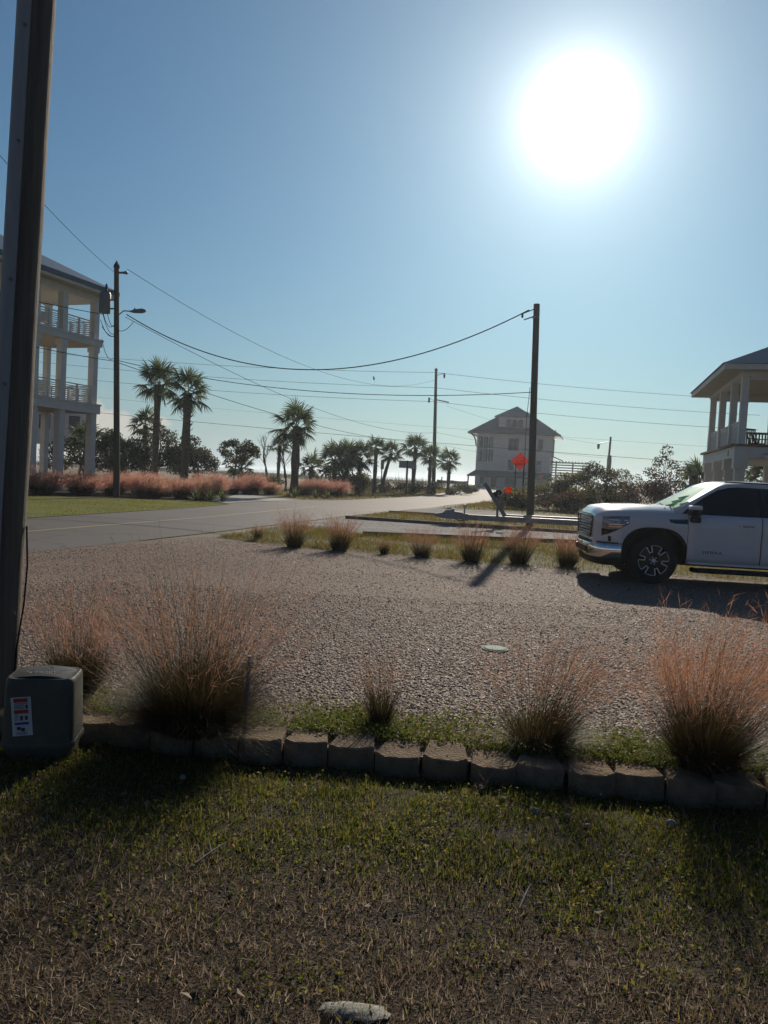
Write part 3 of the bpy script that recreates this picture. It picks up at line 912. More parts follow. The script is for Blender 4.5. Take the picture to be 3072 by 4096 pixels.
def field(name, poly_a, poly_b, n, h, w, mat, seed, dens=None, lean=.5):
    """short grass between two polylines"""
    r = np.random.default_rng(seed)
    def at(p, t):
        p = np.asarray(p, float); d = np.r_[0, np.cumsum(np.hypot(*np.diff(p, axis=0).T))]; d /= d[-1]
        return np.c_[np.interp(t, d, p[:, 0]), np.interp(t, d, p[:, 1])]
    t, u = r.random(n), r.random(n)[:, None]
    q = at(poly_a, t) * (1 - u) + at(poly_b, t) * u
    ok = r.random(n) < np.clip(.55 + .7 * noise2(q[:, 0], q[:, 1], dens or 1.2, seed), .08, 1)
    q = q[ok]; n = len(q)
    hh = np.clip(.75 + .5 * noise2(q[:, 0], q[:, 1], (dens or 1.2) * 1.7, seed + 1), .3, 1.5)
    p = np.c_[q, tz(q[:, 1]) + .005]
    V, F = blades(p, r.uniform(h[0], h[1], n) * hh, r.uniform(w[0], w[1], n), np.clip(r.normal(lean, .3, n), 0, 1.2), r=r)
    stuff(name, V, F, mat)


field('strip_grass', [(-3.9, 18.3), (-1.87, 16.8), (.05, 16.3), (1.83, 15.6), (3.91, 15.2), (10, 14.6)], [(-3.0, 23.5), (-1.6, 22.9), (-.5, 21.3), (6, 22.3), (10, 22.8)], 70000, (.05, .20), (.006, .014), 'strip_blade', 31)
field('strip_grass', [(-1.4, 29.15), (2.9, 28.05), (7.3, 27.3), (14, 26.4)], [(-.1, 35), (3.6, 34.9), (7, 34.6), (14, 34)], 32000, (.06, .22), (.010, .022), 'strip_blade', 32)
field('verge_grass', [(3.3, 44.6), (6.1, 44.8), (11.2, 43), (16, 42)], [(7.4, 57), (10, 62), (14, 64), (20, 64)], 14000, (.1, .35), (.015, .035), 'strip_blade', 33)
field('lawn_grass', [(-12.6, 13), (-9.9, 21), (-8.0, 30.3), (-7.4, 36)], [(-24, 18), (-22, 24), (-16, 33.3), (-8.9, 37)], 60000, (.03, .07), (.010, .02), 'turf_blade', 34, dens=.6)
field('dune_grass', [(-5.0, 46.6), (-2.4, 49.4), (2.5, 63), (6.1, 80), (9.0, 97)], [(-10, 56), (-7, 66), (-2, 80), (3, 94), (7, 101)], 30000, (.08, .3), (.02, .05), 'strip_blade', 35, dens=.5)
field('dune_grass', [(-60, 112), (-20, 111), (5, 112)], [(-60, 150), (-20, 150), (9, 150)], 22000, (.2, .8), (.03, .06), 'scrub_leaf', 36, dens=.3)
field('beach_grass', [(-2, 141), (9.5, 139)], [(-2, 156), (16, 156)], 900, (.6, 1.7), (.03, .07), 'scrub_leaf', 37, dens=.7, lean=.15)

# ------------------------------------------------------------------ muhly clumps along the edging
N = dict(leafm='muhly_leaf', plumem='muhly_plume')
muhly('medium muhly grass clump rising behind the grey utility pedestal', (-2.08, 5.3, 0), muhly_meshes(**N, seed=1, nleaf=1500, nstem=260, leaf_h=.44, stem_h=.84, spread=.52, base_r=.10, lw=.0045, plume_n=9, plume_len=.10, pw=.0017))
muhly('largest dark bushy muhly grass clump spilling over the block edging by a thin stake', (-1.12, 4.72, .02), muhly_meshes(**N, seed=2, droop=.7, nleaf=6500, nstem=560, leaf_h=.56, stem_h=1.16, spread=.88, base_r=.18, lw=.0045, plume_n=8, plume_len=.11, pw=.0017))
muhly('smallest muhly grass tuft, standing in green weeds just behind the block edging', (.05, 5.0, 0), muhly_meshes(**N, seed=3, nleaf=420, nstem=80, leaf_h=.34, stem_h=.58, spread=.5, base_r=.045, lw=.0045, plume_n=6, plume_len=.07, pw=.0017, wind=(-.06, 0)))
muhly('open muhly grass clump with long wiry stems fanning sideways over the weeds', (1.02, 4.72, .01), muhly_meshes(**N, seed=4, nleaf=1500, nstem=260, leaf_h=.36, stem_h=.86, spread=.85, base_r=.11, lw=.0045, plume_n=8, plume_len=.12, pw=.0017, half=(0.25, .55), wind=(.14, 0)))
N['plumem'] = 'plume_tan'
muhly('dense muhly grass clump with the thickest orange plumes, at the end of the edging', (1.98, 4.5, .02), muhly_meshes(**N, seed=5, nleaf=2300, nstem=330, leaf_h=.54, stem_h=.98, spread=.78, base_r=.12, lw=.0045, plume_n=16, plume_len=.17, pw=.0015, wind=(.13, 0)))
muhly('muhly grass clump cut by the picture edge, plumes reaching in before the pickup', (3.0, 4.75, .02), muhly_meshes(**N, seed=6, nleaf=2000, nstem=380, leaf_h=.56, stem_h=1.05, spread=.7, base_r=.13, lw=.0045, plume_n=18, plume_len=.15, pw=.0018))
N['plumem'] = 'muhly_plume'
# the row in the median strip
med = [(-1.93, 16.8, .98, 'first of the muhly grass clumps in the strip beyond the lot, nearest the road'),
       (-.92, 16.55, 1.0, 'tall muhly grass clump in the strip beyond the lot, second from the road'),
       (.83, 16.1, .82, 'low spreading muhly grass clump in the strip, beside the timber end'),
       (1.84, 15.7, .98, 'wide dark muhly grass clump in the strip, below the trailer tongue'),
       (2.84, 15.85, 1.05, 'muhly grass clump in the strip directly below the near wooden pole'),
       (3.80, 15.7, .95, 'thin pale muhly grass clump in the strip just ahead of the pickup grille')]
for i, (x, y, sc, lab) in enumerate(med):
    ms = muhly_meshes(**N, seed=20 + i, nleaf=520, nstem=140, leaf_h=.46, stem_h=.86, spread=.6 if i != 2 else .8, base_r=.13, lw=.010, plume_n=13, plume_len=.13, pw=.0036)
    muhly(lab, (x, y, 0), ms, 0, 'muhly grass row in the strip beyond the lot', sc)
ms = muhly_meshes(**N, seed=30, nleaf=160, nstem=30, leaf_h=.3, stem_h=.4, spread=.45, base_r=.06, lw=.010, plume_n=10, plume_len=.06, pw=.005)
muhly('tiny muhly grass tuft in the strip, between two taller clumps', (.05, 16.35, 0), ms, 0, 'muhly grass row in the strip beyond the lot')
muhly('short muhly grass tuft at the road end of the grassy strip', (-2.95, 18.1, 0), ms, 1, 'muhly grass row in the strip beyond the lot', 1.1)

LP_X, LP_Y = -12.70, 36.47
# the pink hedge across the road
MT['hedge_plume_tan'] = LEAF('hedge_plume_tan', [(.50, .30, .20), (.62, .38, .25), (.55, .30, .20)], .6)
HM = [muhly_meshes('hedge_leaf', 'hedge_plume' if k < 2 else 'hedge_plume_tan', seed=40 + k, nleaf=1000, nstem=420, leaf_h=.95, stem_h=1.35, spread=1.0, base_r=.34, lw=.020, plume_n=17, plume_len=.28, pw=.009, wind=(.16, 0)) for k in range(3)]
hr = random.Random(8)
path = [(-20.6, 30.6, 1.0), (-18.9, 32.6, 1.1), (-17.2, 34.2, .95), (-16.0, 35.6, 1.15), (-14.6, 37.0, .9), (-13.75, 38.6, 1.1), (-12.1, 38.8, 1.0), (-11.3, 38.3, .85), (-10.4, 39.4, 1.0), (-9.75, 40.6, .8)]
back = [(-19.6, 35.5, 1.0), (-18.3, 37, 1.2), (-17, 38.2, 1.0), (-15.6, 39.4, 1.15), (-14.7, 41.2, 1.0), (-13.2, 42.2, 1.2), (-11.8, 41.6, 1.05), (-11.2, 43.8, .95), (-10.3, 45, 1.15), (-10.6, 47.5, 1.0), (-9.9, 49.6, 1.1), (-8.9, 51.3, 1.0), (-7.8, 52, .9)]
ordn = ['first', 'second', 'third', 'fourth', 'fifth', 'sixth', 'seventh']
pole_x = LP_X / LP_Y
fl = sorted([p for p in path if p[0] / p[1] < pole_x], key=lambda p: -p[0] / p[1]); fr = sorted([p for p in path if p[0] / p[1] >= pole_x], key=lambda p: p[0] / p[1])
front_label = {p: ordn[i] + ' pink muhly clump of the hedge front row counting from transformer pole to raised house' for i, p in enumerate(fl)}
front_label.update({p: ordn[i] + ' pink muhly clump of the hedge front row counting from transformer pole to driveway' for i, p in enumerate(fr)})
for x, y, sc in path + back:
    muhly(front_label.get((x, y, sc), 'pink muhly grass clump in the back rows of the hedge bed across the road'), (x + hr.uniform(-.2, .2), y + hr.uniform(-.3, .3), .0), HM[hr.randrange(3)], hr.uniform(-.5, .5), 'pink muhly grasses of the hedge bed across the road', sc * hr.choice((.8, .95, 1.1)))
for x, y in [(-5.5, 52.2), (-4.9, 53), (-4.2, 52.6), (-3.6, 53.6), (-5.1, 54.5), (-4.3, 55)]:
    muhly('pink muhly grass clump in the island bed below the lone palm', (x, y, .08), HM[hr.randrange(3)], hr.uniform(0, 6.28), 'pink muhly grasses below the lone palm', hr.uniform(.8, 1.0))


# ------------------------------------------------------------------ palms, trees, shrubs
def frond(r, n=26, L=.85, wid=.06):
    """fan leaf: petiole along +x from the origin, segments round its end"""
    pet = r.uniform(.8, 1.25) * L
    a = np.linspace(-2.35, 2.35, n) + r.normal(0, .03, n)
    l = L * (1 - .18 * np.abs(a) / 2.35) * r.uniform(.88, 1.06, n)
    d = np.c_[np.cos(a), np.sin(a), .1 * np.cos(a * 2)]
    t = np.array([0, .5, 1.])[None, :, None]
    fold = np.abs(np.sin(a))[:, None, None]
    C = np.array([pet, 0, 0]) + d[:, None] * l[:, None, None] * t - np.array([0, 0, 1.]) * (l[:, None, None] * (.10 + .22 * fold) * t ** 2.2) - np.array([0, 0, .12]) * fold * t * L
    side = unit(np.cross(d, np.array([0, 0, 1.]))) * .85 + np.array([0, 0, .5]) * np.where(np.arange(n) % 2, 1, -1)[:, None]
    W = wid * np.array([.55, 1.0, .1])[None] * np.ones((n, 1))
    V, F = ribbons(C, W, unit(side))
    Vp, Fp = ribbons(np.array([[[0, 0, 0], [pet * .5, 0, .02], [pet, 0, 0]]]), np.full((1, 3), .035), np.array([[0, 1., 0]]))
    return np.concatenate([V, Vp]), np.concatenate([F, Fp + len(V)])


def palm_crown(seed, nf=34, L=.85, lo=-.75, hi=1.45, n=26, wid=.06):
    r = np.random.default_rng(seed)
    vs, fs, k = [], [], 0
    for i in range(nf):
        V, F = frond(r, n, L * r.uniform(.85, 1.1), wid)
        el = lo + (hi - lo) * ((i + .5) / nf) + r.normal(0, .08)
        az = i * 2.39996 + r.normal(0, .15)
        tw = r.normal(0, .35)
        mx = Matrix.Rotation(az, 3, 'Z') @ Matrix.Rotation(-el, 3, 'Y') @ Matrix.Rotation(tw, 3, 'X')
        V = V @ np.array(mx).T
        V[:, 2] -= .06 * (V[:, 0] ** 2 + V[:, 1] ** 2) / L  # weight
        vs.append(V); fs.append(F + k); k += len(V)
    return mesh_np('crown', np.concatenate(vs), [np.concatenate(fs)], MT['palm_leaf'])


PC = [palm_crown(60 + k, nf=21, L=.74, n=24, wid=.07, lo=-.85) for k in range(4)]
PF = [palm_crown(70 + k, nf=19, n=18, L=.74, wid=.085) for k in range(3)]


def palm(label, loc, h, crown, sc, lean=(0, 0), r0=.17, group=None, boots=True, sd=0, tall=1.0):
    t = thing('palm_tree', label, 'palm tree', loc, 0, group)
    rr = random.Random(sd)
    pts = [(lean[0] * (k / 8) ** 1.5, lean[1] * (k / 8) ** 1.5, -.1 + (h + .1) * k / 8) for k in range(9)]
    mb = MB().tube(pts, [r0 * (1.15 if k == 0 else 1.0 + .12 * math.sin(k * 1.9)) for k in range(9)], 9)
    mb.part('trunk', 'palm_trunk', t, smooth=True)
    if boots:
        b = MB()
        for k in range(26):
            f = rr.uniform(.5, 1.0); a = rr.uniform(0, 6.28); z = h * f
            cx, cy = lean[0] * f ** 1.5, lean[1] * f ** 1.5
            p0 = (cx + math.cos(a) * r0 * .9, cy + math.sin(a) * r0 * .9, z)
            b.bar(p0, (cx + math.cos(a) * r0 * 1.6, cy + math.sin(a) * r0 * 1.6, z + .2), .07, .025)
        tag(b.part('leaf_base', 'palm_trunk', t), kind='stuff')
    c = link('crown', crown, t, (lean[0], lean[1], h))
    c.scale = (sc, sc, sc * tall); c.rotation_euler = (0, 0, rr.uniform(0, 6.28))
    return t


palm('tall palm of the pair across the road, standing further back in the pink hedge', (-15.3, 51, 0), 6.95, PC[0], 1.12, r0=.22, sd=1, tall=1.25)
palm('nearer palm of the pair across the road, trunk rising from the pink hedge', (-12.8, 48.9, 0), 6.3, PC[1], 1.12, (.05, 0), .26, sd=2, tall=1.15)
palm('lone palm with rough trunk beside the concrete driveway', (-6.02, 50.9, .05), 4.6, PC[2], 1.25, (0, 0), .27, sd=3)
gp = 'palms by the shore road'
palm('short round palm left of the bare tree behind the pink hedge', (-13.2, 70, .2), 1.6, PF[0], 1.15, sd=4, group=gp)
palm('small palm standing behind the leafless branches', (-10.9, 78, .3), 3.9, PF[1], .95, sd=5, group=gp)
palm('stocky palm just behind the lone palm trunk', (-6.6, 68, .2), 2.0, PF[2], 1.1, sd=6, group=gp)
palm('bushy palm at the near end of the cluster by the green shrub', (-4.05, 60.5, .14), 2.55, PC[3], 1.2, sd=7, group=gp)
palm('broad palm in the middle of the cluster above the green shrub', (-3.15, 61.2, .15), 2.8, PC[0], 1.25, sd=8, group=gp)
palm('palm leaning in at the far edge of the cluster above the green shrub', (-2.15, 62, .15), 2.95, PC[1], 1.1, sd=9, group=gp)
palm('slim straight palm with a bare trunk, first past the cluster', (-.95, 66, .2), 3.9, PC[2], .78, sd=10, group=gp, boots=False)
palm('slim palm with a bent bare trunk, beside the straight one', (-.35, 67, .2), 3.55, PC[3], .85, (.75, 0), .15, sd=11, group=gp, boots=False)
palm('palm directly behind the two pale road sign panels', (2.55, 72, .25), 4.2, PC[0], 1.12, (.1, 0), .19, sd=12, group=gp)
palm('palm between the thin stub pole and the pale sign panels', (4.2, 74, .3), 3.5, PC[1], .95, sd=13, group=gp)
palm('palm in front of the middle utility pole, crown drooping round it', (6.1, 75, .3), 3.2, PC[2], 1.0, sd=14, group=gp)
palm('palm showing under the far end of the raised porch house', (-22.6, 58, .1), 3.2, PF[0], 1.2, sd=15, group=gp)
palm('low palm under the raised porch house beside its stilt', (-20.4, 60, .15), 2.2, PF[1], 1.2, sd=16, group=gp)
palm('palm rising above the dark oaks behind the pair of palms', (-19.5, 62, .2), 4.6, PF[2], 1.1, sd=17, group=gp)
palm('fan palm beside the porch house, half hidden by its posts', (18.7, 46, 0), 2.3, PC[3], 1.1, sd=18, group=gp)
palm('low fan palm in the shade behind the porch house columns', (20.2, 46.5, 0), 2.4, PC[0], 1.2, sd=19, group=gp)
palm('fan palm showing between the last porch house columns', (22.6, 46, 0), 2.6, PC[1], 1.2, sd=20, group=gp)


def blob_leaves(r, blobs, n, size, shell=.55):
    w = np.array([b[3] * b[4] * b[5] for b in blobs]) ** .75; w /= w.sum()
    idx = r.choice(len(blobs), n, p=w)
    B = np.array(blobs)[idx]
    d = unit(r.normal(size=(n, 3))); rad = (1 - shell * r.random(n) ** 1.5) * r.uniform(.75, 1.08, n)
    p = B[:, :3] + d * rad[:, None] * B[:, 3:6]
    return leaves(p, r.uniform(size * .6, size * 1.3, n), r)


def tree(name, label, cat, loc, blobs, n, size, mat, limbs=6, trunk_r=.12, seed=0, group=None, stems=1):
    r = np.random.default_rng(seed); rr = random.Random(seed)
    t = thing(name, label, cat, loc, 0, group)
    if limbs:
        mb = MB()
        for s in range(stems):
            bx, by = (rr.uniform(-.3, .3), rr.uniform(-.2, .2)) if stems > 1 else (0, 0)
            top = Vector((bx + rr.uniform(-.3, .3), by, min(b[2] for b in blobs) + .1))
            mb.tube([(bx, by, -.1), (bx * 1.3, by, top.z * .5), tuple(top)], [trunk_r, trunk_r * .85, trunk_r * .7], 6)
            for k in range(limbs):
                b = blobs[rr.randrange(len(blobs))]
                e = Vector((b[0] + rr.uniform(-.6, .6) * b[3], b[1] + rr.uniform(-.6, .6) * b[4], b[2] + rr.uniform(-.3, .8) * b[5]))
                mid = top.lerp(e, .5) + Vector((rr.uniform(-.2, .2), rr.uniform(-.2, .2), rr.uniform(-.1, .25)))
                mb.tube([tuple(top), tuple(mid), tuple(e)], [trunk_r * .6, trunk_r * .35, trunk_r * .12], 5)
        mb.part('trunk', 'bark', t, smooth=True)
    V, F = blob_leaves(r, blobs, n, size)
    link('crown', mesh_np('crown', V, [F], MT[mat]), t)
    return t


def rblobs(seed, n, w, d, h, base, s=(.45, .8)):
    r = random.Random(seed); out = []
    for k in range(n):
        q = r.uniform(s[0], s[1])
        x, y = r.uniform(-w, w), r.uniform(-d, d)
        out.append((x, y, base + (h - base) * r.uniform(.1, .85) * (1 - .3 * abs(x) / w), q, q, q * r.uniform(.6, .9)))
    return out


go = 'oak scrub behind the hedge bed'
for k, (x, y, w, h, n, lab) in enumerate([
        (-24.5, 62, 2.6, 4.2, 5200, 'dark oak scrub seen between the raised house stilts'),
        (-20.6, 60, 2.3, 4.6, 6000, 'dense dark oak beside the transformer pole'),
        (-17.6, 60, 2.0, 4.9, 6000, 'dark oak directly behind the taller palm trunk'),
        (-15.0, 61, 1.5, 4.4, 4600, 'dark oak showing between the two palm trunks')]):
    tree('oak_tree', lab, 'tree', (x, y, .14), rblobs(80 + k, 17, w, 1.2, h, .9, (.55, .95)), n, .19, 'oak_leaf', 9, .12, 80 + k, go, 2)
tree('oak_tree', 'open round tree with sky showing through, right of the pair of palms', 'tree', (-11.5, 60, .14), rblobs(91, 20, 1.6, 1.2, 4.3, 1.4, (.35, .6)), 3000, .17, 'oak_leaf', 12, .09, 91, go, 2)
tree('low_shrub', 'low dark shrub at the foot of the open round tree', 'shrub', (-9.6, 62, .16), rblobs(92, 8, 1.1, .7, 1.3, .2, (.3, .5)), 1100, .16, 'oak_leaf', 3, .04, 92)


def bare_tree(label, loc, h, seed, spread):
    r = random.Random(seed)
    t = thing('bare_tree', label, 'tree', loc)
    trunk, tw = MB(), MB()
    def grow(p, d, L, rad, lv, mb):
        pts, q = [p], Vector(p)
        dd = Vector(d)
        for k in range(3):
            dd = (dd + Vector((r.uniform(-.22, .22), r.uniform(-.22, .22), .06))).normalized()
            q = q + dd * L / 3; pts.append(tuple(q))
        mb.tube(pts, [rad, rad * .85, rad * .7, rad * .5], 5 if lv < 2 else 3)
        if lv < 4:
            for k in range(3 if lv < 3 else 4):
                s = r.uniform(.35, 1)
                bp = Vector(pts[0]).lerp(Vector(pts[3]), s) if s < .95 else q
                nd = (dd + Vector((r.uniform(-spread, spread), r.uniform(-spread, spread), r.uniform(0, .5)))).normalized()
                grow(tuple(bp), nd, L * r.uniform(.5, .75), rad * .5, lv + 1, tw)
    grow((0, 0, -.1), Vector((r.uniform(-.2, .2), 0, 1)), h * .45, .10, 0, trunk)
    trunk.part('trunk', 'bark', t, smooth=True)
    tw.part('branches', 'bark', t)
    return t


bare_tree('leafless grey tree with upright twigs, left of the lone palm', (-9.2, 60, .14), 5.2, 3, .55)
bare_tree('leafless branching tree leaning past the lone palm crown', (-7.6, 58.5, .13), 4.9, 12, .65)

tree('green_shrub', 'big rounded green shrub in front of the cluster of palms', 'shrub', (-3.0, 58.8, .13), rblobs(100, 14, 1.4, .8, 2.1, .3, (.5, .75)), 5200, .15, 'bush_leaf', 5, .05, 100)
gd = 'low scrub on the dune'
ds = [(-.9, 67, 'grey green scrub clump beside the big green shrub'), (.6, 68.5, 'scrub clump below the slim straight palm'), (2.0, 69, 'scrub clump below the bent palm trunk'), (3.4, 70, 'scrub clump at the foot of the pale sign panels'),
      (5.2, 73, 'scrub clump just past the sign panel post'), (7.0, 76, 'scrub clump at the foot of the thin stub pole'), (8.6, 81, 'scrub clump at the foot of the middle utility pole'), (9.3, 90, 'last scrub clump before the road bends to the house'),
      (-14.5, 64, 'scrub clump left of the short round palm'), (-11.8, 72, 'scrub clump under the leafless tree')]
for k, (x, y, lab) in enumerate(ds):
    tree('scrub_bush', lab, 'shrub', (x, y, float(tz(y))), rblobs(110 + k, 9, 1.25, .8, 1.25 if k < 7 else .8, .1, (.35, .55)), 1500, .14, 'scrub_leaf', 0, .04, 110 + k, gd)

gb = 'thicket beside the trailer'
bs = [(8.35, 49.5, 1.1, 1.05, 'bush_leaf', 'low yellowish bush at the road end of the thicket, below the diamond sign'),
      (9.7, 50.5, 1.3, 1.3, 'bush_leaf', 'mid green bush of the thicket behind the near wooden pole'),
      (11.4, 50.8, 1.2, 1.95, 'bush_leaf', 'leafy bush of the thicket just past the near wooden pole'),
      (12.8, 51.5, 1.5, 2.3, 'bush_leaf', 'bush in the middle of the thicket, below the terrace slats'),
      (14.3, 52.0, 1.2, 3.0, 'oak_leaf', 'tallest dark rounded bush of the thicket, below the distant pole'),
      (15.9, 52.0, 1.2, 2.95, 'bush_leaf', 'bush of the thicket next to the russet tree'),
      (17.2, 50, 1.4, 2.0, 'rust_leaf', 'low russet bush behind the pickup hood'),
      (10.3, 48.3, 1.6, .95, 'rust_leaf', 'brown low growth along the gravel edge of the thicket'),
      (13.2, 48.6, 1.8, 1.6, 'bush_leaf', 'low green growth in front of the middle of the thicket')]
for k, (x, y, w, h, mt, lab) in enumerate(bs):
    tree('thicket_bush', lab, 'bush', (x, y, .03), rblobs(130 + k, 17, w, .8, h * 1.27, .15, (.45, .8)), 6000 if h > 1.8 else 3600, .125, mt, 5, .05, 130 + k, gb)
tree('russet_tree', 'sparse russet leaved tree standing above the pickup hood', 'tree', (17.9, 49.5, .03), [(0, 0, 4.1, .45, .4, .6), (-.5, 0, 3.5, .5, .4, .4), (.5, 0, 3.3, .6, .4, .4), (-.9, 0, 2.8, .6, .4, .4), (1.1, 0, 2.9, .5, .4, .4), (.1, 0, 2.4, 1.0, .5, .6), (0, .2, 1.5, 1.2, .5, .7)], 1500, .16, 'rust_leaf', 14, .06, 150)
for k, (x, y, lab) in enumerate([(21.5, 50, 'dark shrub behind the porch house columns'), (24, 50, 'dark shrub behind the shed roofed wing'), (19.6, 52, 'dark shrub between the russet tree and the porch house')]):
    tree('dark_shrub', lab, 'shrub', (x, y, 0), rblobs(160 + k, 12, 1.4, .8, 2.6, .1, (.5, .8)), 2600, .17, 'oak_leaf', 3, .05, 160 + k)


def yucca(label, loc, seed, sc=1.0, group='spiky plants along the road edge'):
    r = np.random.default_rng(seed)
    n = 46
    az = np.arange(n) * 2.4; el = r.uniform(.25, 1.4, n); L = r.uniform(.45, .75, n) * sc
    d = np.c_[np.cos(az) * np.cos(el), np.sin(az) * np.cos(el), np.sin(el)]
    t = np.array([0, .4, 1.])[None, :, None]
    C = d[:, None] * L[:, None, None] * t - np.array([0, 0, .12]) * (L * np.cos(el))[:, None, None] * t ** 2
    side = unit(np.cross(d, np.array([0, 0, 1.])))
    V, F = ribbons(C, np.array([.05, .06, .005])[None] * np.ones((n, 1)) * sc, side)
    t = thing('spiky_plant', label, 'plant', loc, 0, group)
    link('leaf', mesh_np('leaf', V, [F], MT['yucca_leaf']), t)['kind'] = 'stuff'
    MB().tube([(0, 0, -.05), (0, 0, .12 * sc)], .05 * sc, 6).part('stem', 'bark', t)


for k, (x, y, lab, sc) in enumerate([(-9.15, 37.3, 'spiky yellow green plant at the corner of the bright lawn', 1.1), (-8.55, 37.7, 'spiky plant second along the driveway edge', 1.0), (-8.05, 38.2, 'spiky plant with a flower stalk at the driveway corner', 1.05),
                                     (-5.75, 49.2, 'spiky plant at the foot of the lone palm', 1.2), (-4.5, 49.6, 'spiky plant in front of the island bed of pink grass', 1.1), (-3.7, 50.2, 'spiky plant at the far tip of the island bed', 1.1)]):
    yucca(lab, (x, y, .02), 170 + k, sc)


# ------------------------------------------------------------------ utility poles and wires
def near_pole():
    t = thing('utility_pole', 'big weathered wooden pole with a grey conduit guard, rising past the top edge', 'utility pole', (-2.459, 4.98, 0))
    r = random.Random(2)
    pts, rad = [], []
    for k in range(28):
        z = -.4 + k * .45
        pts.append((.027 * z + r.uniform(-.002, .002), r.uniform(-.002, .002), z)); rad.append(.102 - .0008 * z + r.uniform(-.0025, .0025))
    MB().tube(pts, rad, 18).part('pole', 'pole_wood', t, smooth=True)
    # guard: flanged half-round cover in lengths
    sec = [(-.103, -.02), (-.103, -.06), (-.088, -.098), (-.055, -.118), (-.022, -.118), (.004, -.108), (.004, -.07)]
    for name, zs, k in (('conduit_guard', np.linspace(.05, 9.5, 20), 1.0), ('guard_joint', (1.955, 1.985), 1.03)):
        g = MB()
        g.grid([[(x * k + .027 * z - .002, y * k, z) for x, y in sec] for z in zs], flip=False)
        o = g.part(name, 'guard', t, smooth=True)
    for z in (.55, 1.25, 2.1, 2.75, 3.6, 4.3, 5.0):
        MB().lathe([(.0, -.012), (.011, -.012), (.011, .0), (.0, .0)], 8, 'y', (-.006 + .027 * z - .012, -.118, z)).part('bolt', 'grey_paint', t)
    MB().tube([(.138, .02, 1.2), (.165, -.01, .95), (.155, -.02, .7), (.12, -.03, .4), (.105, -.03, .02)], .006, 5).part('ground_wire', 'black', t)
    return t


near_pole()


def pole(label, foot, top, r0, r1, mat='pole_dark', spike=False, name='utility_pole'):
    t = thing(name, label, 'utility pole', foot)
    f = Vector(foot); d = Vector(top) - f
    n = 9
    MB().tube([tuple(d * (k / (n - 1)) + (Vector((0, 0, -.6)) if k == 0 else Vector((0, 0, 0)))) for k in range(n)], [r0 + (r1 - r0) * k / (n - 1) for k in range(n)], 12).part('pole', mat, t, smooth=True)
    if spike:
        MB().tube([tuple(d), tuple(d + Vector((0, 0, .12))), tuple(d + Vector((0, 0, .34)))], [r1 * 1.35, r1 * 1.2, .01], 8).part('pole_cap', 'black', t)
    return t, d


LP, LPT = (-12.70, 36.47, 0), (-13.1, 36.47, 10.75)
t, d = pole('dark wooden pole with a transformer and street lamp across the road', LP, LPT, .155, .115, spike=True)
ins = MB().tube([tuple(d + Vector((.05, 0, -.22))), tuple(d + Vector((.52, 0, -.2)))], .05, 8)
ins.lathe([(.0, -.1), (.075, -.08), (.075, .08), (0, .1)], 8, 'x', tuple(d + Vector((.45, 0, -.2)))).part('insulator', 'grey_paint', t)
tr = MB().lathe([(0, -.5), (.24, -.5), (.26, -.44), (.26, .38), (.22, .46), (.0, .5)], 14, 'z', (-.86, -.05, 9.12)).part('transformer', 'grey_paint', t, smooth=True)
MB().lathe([(0, 0), (.06, .02), (.08, .1), (.05, .18), (.07, .26), (.03, .42), (0, .44)], 10, 'z', (-.82, -.05, 9.56)).part('bushing', 'black', t)
MB().bar((-.62, -.02, 9.25), (-.3, 0, 9.25), .08, .06).bar((-.62, -.02, 8.85), (-.3, 0, 8.85), .08, .06).part('hanger_irons', 'grey_paint', t)['kind'] = 'stuff'
la = MB().tube([(-.25, 0, 8.55), (.0, 0, 8.78), (.35, 0, 8.78)], .03, 6).part('lamp_arm', 'galv', t)
lh = MB()
lh.grid([[(x, y * w, z) for y in (-1, -.6, 0, .6, 1)] for x, w, z in ((.3, .05, 8.74), (.5, .13, 8.72), (.85, .17, 8.74), (1.0, .1, 8.78), (1.05, .03, 8.82))])
lh.grid([[(x, y * w, z + (1 - y * y) * hh) for y in (-1, -.6, 0, .6, 1)] for x, w, z, hh in ((.3, .05, 8.74, .06), (.5, .13, 8.72, .16), (.85, .17, 8.74, .2), (1.0, .1, 8.78, .12), (1.05, .03, 8.82, .02))], flip=True)
lh.lathe([(0, 0), (.04, 0), (.04, .07), (0, .08)], 6, 'z', (.52, 0, 8.86))
lh.part('lamp_head', 'grey_paint', t, smooth=True)
lp = MB()
for k, (x0, z0, x1, z1, dp) in enumerate([(-1.1, 9.0, -.35, 7.75, .5), (-1.15, 9.4, -.35, 8.3, .75), (-.75, 8.6, -.3, 8.2, .35), (-1.05, 8.3, -.35, 7.6, .3), (-.95, 8.0, -.3, 7.55, .15), (-.3, 7.9, .55, 8.3, .25), (-.9, 7.4, -.35, 6.5, .35)]):
    lp.tube([(x0 + (x1 - x0) * u, .1 - .05 * k, z0 + (z1 - z0) * u - dp * 4 * u * (1 - u)) for u in np.linspace(0, 1, 9)], .014, 4)
lp.part('loose_cable', 'black', t)

RP, RPT = (5.802, 30.49, .302), (5.492, 30.49, 10.602)
t, d = pole('tall plain wooden pole standing behind the aluminium trailer', RP, RPT, .185, .15, 'pole_wood')
t.scale = (.816, .816, .816)
MB().box((-.46, -.14, 9.62), (-.18, .14, 9.7)).part('pole_top_band', 'galv', t)
MB().tube([(-.4, -.1, 10.05), (-1.0, -.1, 9.78)], .025, 5).tube([(-.45, -.12, 9.68), (-.9, -.12, 9.5)], .03, 5).lathe([(0, -.1), (.05, -.1), (.05, .1), (0, .1)], 6, 'z', (-.98, -.1, 9.7)).part('cable_clamp', 'black', t)
MB().tube([(-.42, -.17, 6.3), (-.46, -.2, 5.6), (-.5, -.2, 4.9), (-.48, -.18, 3.8), (-.44, -.18, .1)], .014, 4).part('ground_wire', 'black', t)

